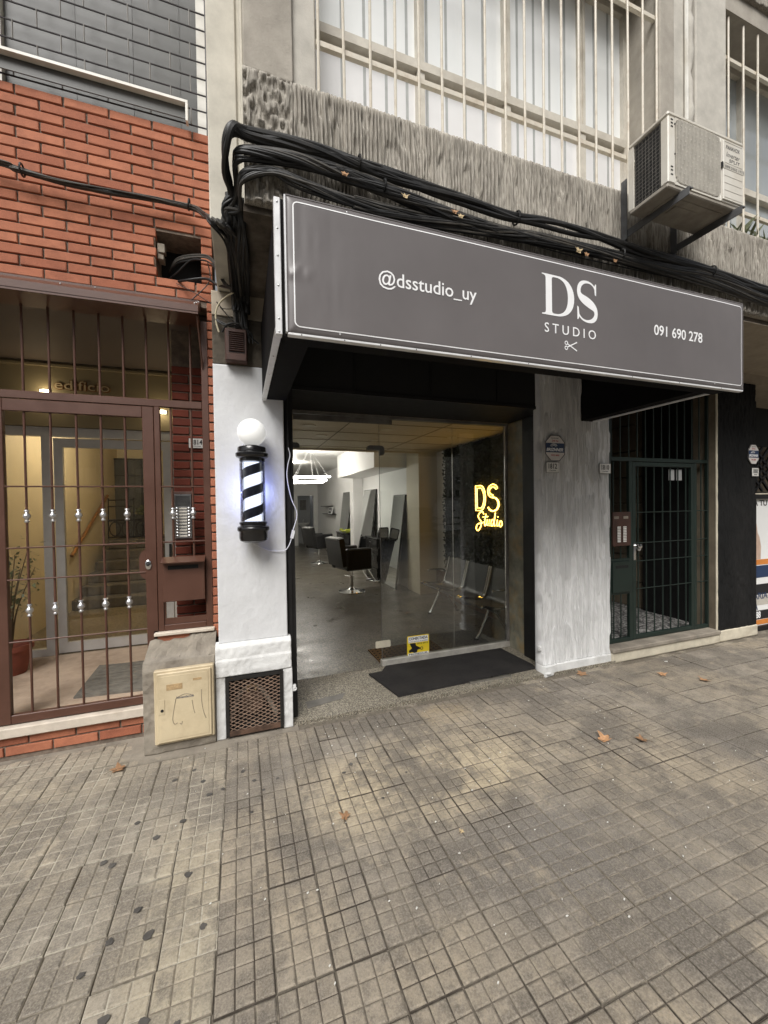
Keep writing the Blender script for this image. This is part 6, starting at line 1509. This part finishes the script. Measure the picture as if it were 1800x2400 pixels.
b = MB(); b.prism(rrect(2.60, 2.80, .93, 1.16, .03), lambda u, v, d: (u, d, v), 7.60, 7.62); b.build('frame', M['black_gloss'], t)
b = MB(); b.prism(rrect(2.625, 2.775, .955, 1.135, .02), lambda u, v, d: (u, d, v), 7.597, 7.5995); b.build('mirror_glass', M['shop_grey'], t)
# wall shelf with framed picture
t = thing('wall_shelf', 'small black wall shelves on the far white salon wall', 'shelf', (2.9, 13.8, 1.33))
for y0, y1, z in ((13.45, 14.9, 1.60), (13.0, 14.6, 1.33)):
    b = MB(); b.box(2.80, 2.958, y0, y1, z-.012, z+.012); b.build('board', M['iron'], t)
t = thing('picture_frame', 'white framed picture on the black wall shelf', 'picture', (2.88, 13.5, 1.345))
b = MB(); b.obox((2.86, 13.45, 1.45), (0, 1, 0), (.2, 0, 1), (1, 0, -.2), .28, .11, .012); b.build('frame', M['white_print'], t)
b = MB(); b.obox((2.845, 13.45, 1.45), (0, 1, 0), (.2, 0, 1), (1, 0, -.2), .20, .08, .004); b.build('print', M['black_print'], t)
b = MB(); b.obox((2.84, 13.45, 1.46), (0, 1, 0), (.2, 0, 1), (1, 0, -.2), .08, .03, .004); b.build('print_mark', M['white_print'], t)
# back doorway: basin and mirror on the far wall
t = thing('wash_basin', 'white wash basin in the back doorway of the salon', 'basin', (2.48, 17.1, .8))
b = MB(); b.lathe([(.02, -.16), (.12, -.12), (.22, -.02), (.24, .03), (.22, .03), (.14, -.05), (.02, -.08)], (2.46, 17.05, .88), n=24); b.build('bowl', M['plate'], t, smooth=True)
b = MB(); b.tube(spline([(2.46, 17.2, .9), (2.46, 17.2, 1.05), (2.46, 17.1, 1.07), (2.46, 17.06, 1.02)], 5), .014, 6); b.build('tap', M['chrome'], t, smooth=True)
b = MB(); b.box(2.36, 2.62, 17.28, 17.297, 1.45, 1.88); tag(b.build('wall_picture', M['frame_grey'], None, (2.5, 17.29, 1.45)), 'grey panel on the wall above the back basin', 'picture')
# artificial hedge wall
hw2 = thing('hedge_wall', 'dark artificial hedge wall behind the neon sign', 'hedge panel', (3.28, 5.0, .5))
b = MB(); b.box(3.262, 3.2835, 3.76, 6.05, .46, 2.518); b.build('backing', M['hedge_back'], hw2)
b = MB(); rr = random.Random(5)
for _ in range(10500):
    y = rr.uniform(3.77, 6.05); z = rr.uniform(.47, 2.51); p = Vector((3.255-rr.random()*.035, y, z))
    d = Vector((-rr.uniform(.1, .8), rr.uniform(-1, 1), rr.uniform(-1, 1))).normalized(); s = d.cross(Vector((1, .3, rr.uniform(-.5, .5)))).normalized(); L = rr.uniform(.025, .05)
    b.add([p, p+d*L*.5+s*L*.33, p+d*L, p+d*L*.5-s*L*.33], [(0, 1, 2, 3)])
tag(b.build('leaves', M['hedge'], hw2, fix=False), kind='stuff')
b = MB(); b.box(3.25, 3.2835, 3.76, 6.4, .021, .445); b.build('skirting', M['wood_skirting'], hw2)
# neon sign
ne = thing('neon_sign', 'yellow neon sign reading DS Studio on the hedge wall', 'neon sign', (3.2, 4.7, 1.25))
NX = 3.205
ny = lambda u: 5.03-u                      # u runs to the right as seen from the room
def neon(name, pts, r=.0052, closed=False, n=6):
    P = [(NX, ny(u), z) for u, z in pts]
    P = spline(P, n) if not closed else P
    b = MB(); b.tube(P, r, 7, closed=closed); b.build(name, M['neon_core'], ne, smooth=True)
zt, zb = 1.862, 1.505
for k2, o in enumerate((0.0, .036)):
    D = [(o, zb+o), (o, zt-o)]+[(.12+(.125-o)*math.sin(a), (zt+zb)/2+((zt-zb)/2-o)*math.cos(a)) for a in np.linspace(0.15, math.pi-.15, 14)]
    Pp = [(NX, ny(u), z) for u, z in D]; b = MB(); b.tube(Pp, .0052, 7, closed=True); b.build('tube_letter_d', M['neon_core'], ne, smooth=True)
def sarc(o):
    cx = .42; w = .115; m = (zt+zb)/2; q = (zt-zb)/4
    P = []
    for a in np.linspace(.35, math.pi*1.5, 14): P.append((cx+(w-o)*math.cos(a), zt-q+(q-o)*math.sin(a)))
    for a in np.linspace(math.pi*.5, -math.pi*.85, 14): P.append((cx+(w+o*.6)*math.cos(a), zb+q+(q+o*.2)*math.sin(a)))
    return P
neon('tube_letter_s', sarc(0.0), n=3); neon('tube_letter_s', [(u, z) for u, z in sarc(.036)], n=3)
neon('tube_script', [(.20, 1.455), (.17, 1.49), (.11, 1.48), (.06, 1.43), (.08, 1.39), (.13, 1.35), (.12, 1.28), (.06, 1.22), (.01, 1.235), (.015, 1.285), (.07, 1.32), (.14, 1.325), (.19, 1.345)], n=5)
neon('tube_script', [(.255, 1.46), (.235, 1.40), (.215, 1.33), (.225, 1.295), (.255, 1.32)], n=5); neon('tube_script', [(.18, 1.415), (.30, 1.425)], n=2)
neon('tube_script', [(.285, 1.385), (.27, 1.325), (.29, 1.30), (.325, 1.335), (.34, 1.385), (.325, 1.32), (.345, 1.30)], n=5)
neon('tube_script', [(.435, 1.375), (.40, 1.385), (.37, 1.335), (.39, 1.30), (.43, 1.34), (.475, 1.48), (.445, 1.36), (.445, 1.305), (.47, 1.31)], n=5)
neon('tube_script', [(.515, 1.385), (.50, 1.32), (.52, 1.305), (.54, 1.32)], n=5); neon('tube_script', [(.527, 1.42), (.530, 1.43)], n=2)
neon('tube_script', [(.60, 1.375), (.565, 1.36), (.56, 1.31), (.595, 1.30), (.62, 1.34), (.60, 1.375)], n=5)
# three-seat waiting bench along the right wall
be = thing('waiting_bench', 'three seat steel waiting bench with chrome arms under the neon sign', 'bench', (2.75, 4.6, .02))
def seat_profile(): return [(2.50, .435), (2.53, .445), (2.62, .425), (2.74, .405), (2.84, .41), (2.885, .44), (2.91, .50), (2.945, .62), (2.975, .74), (2.99, .80)]
sp3 = spline([(x, 0, z) for x, z in seat_profile()], 4)
for k2 in range(3):
    y1 = 5.42-k2*.545; y0 = y1-.50; b = MB(); vs = []
    for p in sp3: vs += [(p.x, y0, p.z), (p.x, y1, p.z)]
    n = len(sp3); fs = [(2*i, 2*i+1, 2*i+3, 2*i+2) for i in range(n-1)]
    b.add(vs, fs); b.add([(x+.008, y, z-.010) for x, y, z in vs], fs); b.build('seat_shell', M['bench_seat'], be, smooth=True)
    for y in (y0, y1):
        b = MB(); b.tube([(p.x-.004, y, p.z+.004) for p in sp3], .016, 8); b.build('side_tube', M['chrome'], be, smooth=True)
b = MB(); b.cyl((2.72, 5.45, .375), (2.72, 3.82, .375), .028, 10); b.build('beam', M['bench_seat'], be, smooth=True)
for y in (5.25, 4.02):
    b = MB(); b.tube(spline([(2.55, y, .03), (2.60, y, .10), (2.70, y, .30), (2.72, y, .355), (2.78, y, .35), (2.96, y, .10), (3.0, y, .03)], 5), .018, 8); lg = b.build('leg', M['chrome'], be, smooth=True)
    for x in (2.55, 3.0):
        b = MB(); b.lathe([(.028, 0), (.028, .01), (.018, .016)], (x, y, .0205), n=12); b.build('foot', M['iron'], lg)
for y in (5.43, 3.80):
    b = MB(); b.tube(spline([(2.93, y, .58), (2.85, y, .62), (2.66, y, .625), (2.62, y, .62)], 4), .014, 8); b.build('armrest', M['chrome'], be, smooth=True)
# dark bag on the floor near the bench
b = MB(); b.sphere((2.80, 4.62, .32), .09, 12, 8, (1, 1.4, .6)); tag(b.build('cushion', M['leather'], None, (2.8, 4.62, .25), smooth=True), 'small dark cushion hanging under the middle bench seat', 'cushion')

# ================================================================== THINGS ON THE GROUND
def ground_leaf(x, y, s, m_, label, rz, curl=.4):
    b = MB(); P = []
    for k2 in range(15):
        a = 2*math.pi*k2/15; q = s*((1.0, .55, .8)[k2 % 3])*random.uniform(.85, 1.15)*(1.2 if math.cos(a) > .3 else .85); P.append((q*math.cos(a), q*math.sin(a)))
    vs = [(0, 0, .006)]+[(u, v, .004+curl*(abs(v)**1.5)*2.2+curl*.3*max(0, u)) for u, v in P]; c, sn = math.cos(rz), math.sin(rz)
    vs = [(x+c*u-sn*v, y+sn*u+c*v, z) for u, v, z in vs]; n = len(P)
    b.add(vs, [(0, i+1, (i+1) % n+1) for i in range(n)])
    lf = b.build('fallen_leaf', M[m_], None, (x, y, 0), fix=False); tag(lf, label, 'leaf')
    sm = MB(); sm.tube([(x, y, .006), (x-c*s*.9, y-sn*s*.9, .012), (x-c*s*1.5, y-sn*s*1.5, .004)], .0014, 5)
    og = ORG[lf.name]; me = sm.mesh('stalk', og); o = link_mesh('stalk', me, M['twig'], lf); return lf
ground_leaf(.47, 1.99, .030, 'leaf_dry', 'orange brown leaf on the tiles in the middle foreground', 1.2, .9)
ground_leaf(2.26, 2.02, .045, 'leaf_dry', 'curled brown plane leaf on the tiles right of the entrance', .3, 1.2)
ground_leaf(2.50, 1.93, .038, 'leaf_dry', 'pale brown leaf right of the curled plane leaf', 2.4, .8)
ground_leaf(2.95, 2.88, .055, 'leaf_dry', 'flat brown leaf at the foot of the raked white pilaster', .2, .3)
ground_leaf(3.62, 2.60, .040, 'leaf_dry', 'brown leaf on the ribbed tiles before the green gate step', 1.0, .6)
ground_leaf(3.85, 2.38, .045, 'leaf_dry', 'farthest right brown leaf on the ribbed tiles', 2.9, .6)
ground_leaf(-.75, 2.85, .045, 'leaf_dry', 'dark brown leaf on the pale tiles near the brick step', .5, .5)
ground_leaf(.98, 1.70, .014, 'leaf_pale', 'tiny pale leaf scrap on the tan tiles', .5, .5)
for x, y, rz, lab in ((.66, 2.46, 1.3, 'white cigarette end on the tiles before the threshold'), (3.95, 2.80, -.3, 'white cigarette end near the green gate step')):
    b = MB(); c, s = math.cos(rz)*.014, math.sin(rz)*.014; b.cyl((x-c, y-s, .0065), (x+c, y+s, .0065), .004, 8); tag(b.build('cigarette_end', M['litter'], None, (x, y, 0)), lab, 'cigarette')

# ================================================================== OTHER SIDE OF THE STREET (seen only as reflection)
op = thing('opposite_building', 'plain rendered building across the street with a mural wall', 'building', (2, -13.5, 0))
b = MB(); b.box(-25, 30, -14.2, -13.6, -.14, 7.5); b.build('wall', M['opp_wall'], op)
for x in (-11, -7.5, -4, -.5, 7.0, 15.5):
    for z0, z1 in ((.1, 2.4), (3.6, 5.2)):
        b = MB(); b.box(x-.9, x+.9, -13.66, -13.58, z0, z1); b.build('window', M['opp_dark'], op)
b = MB(); b.box(-60, 60, -13.6, -11.5, -.2, 0); tag(b.build('opposite_pavement', M['block']), kind='structure')

def wall_paint(name, P, mat, d=.004):
    b = MB(); b.prism(P, lambda u, v, dd: (u, dd, v), -13.6+.0, -13.6+d); return b.build(name, M[mat], op)
b = MB(); b.box(9.0, 13.6, -13.598, -13.592, -.1, 1.45); b.build('painted_dado', M['opp_dark'], op)
def puff(cx, cz, w, h, n=22, k_=5, amp=.10):
    return [(cx+w*math.cos(a)*(1+amp*abs(math.sin(k_*a))), cz+h*math.sin(a)*(1+amp*abs(math.sin(k_*a)))) for a in np.linspace(0, 2*math.pi, n, endpoint=False)]
for (cx, cz, w, h, d) in ((11.5, 1.55, .85, .30, .012), (11.5, 1.02, 1.0, .20, .014), (11.45, .62, .98, .15, .016), (11.5, .22, .95, .17, .018), (10.75, 1.3, .2, .2, .020), (12.25, 1.25, .22, .2, .022)):
    wall_paint('mural_shape', puff(cx, cz, w, h), 'shop_white', d)
wall_paint('mural_letter', [(10.7, 2.0), (12.35, 2.0), (12.35, 2.08), (10.7, 2.08)], 'black_print')
for i in range(4): wall_paint('mural_letter', [(10.75+.42*i, 2.1), (11.0+.42*i, 2.1), (11.0+.42*i, 2.45), (10.75+.42*i, 2.45)], 'black_print')
ars = thing('direction_sign', 'black street sign with a white arrow across the street', 'sign', (12.2, -13.2, 2.7))
b = MB(); b.bbox(11.85, 12.65, -13.22, -13.2, 2.78, 3.18, .004); b.build('plate', M['black_print'], ars)
b = MB(); b.prism([(11.95, 2.93), (12.3, 2.93), (12.3, 2.85), (12.55, 2.98), (12.3, 3.11), (12.3, 3.03), (11.95, 3.03)], lambda u, v, d: (u, d, v), -13.2, -13.195); b.build('arrow', M['white_print'], ars)
b = MB(); b.cyl((12.2, -13.24, 0), (12.2, -13.24, 3.2), .03, 8); b.build('post', M['steel'], ars)
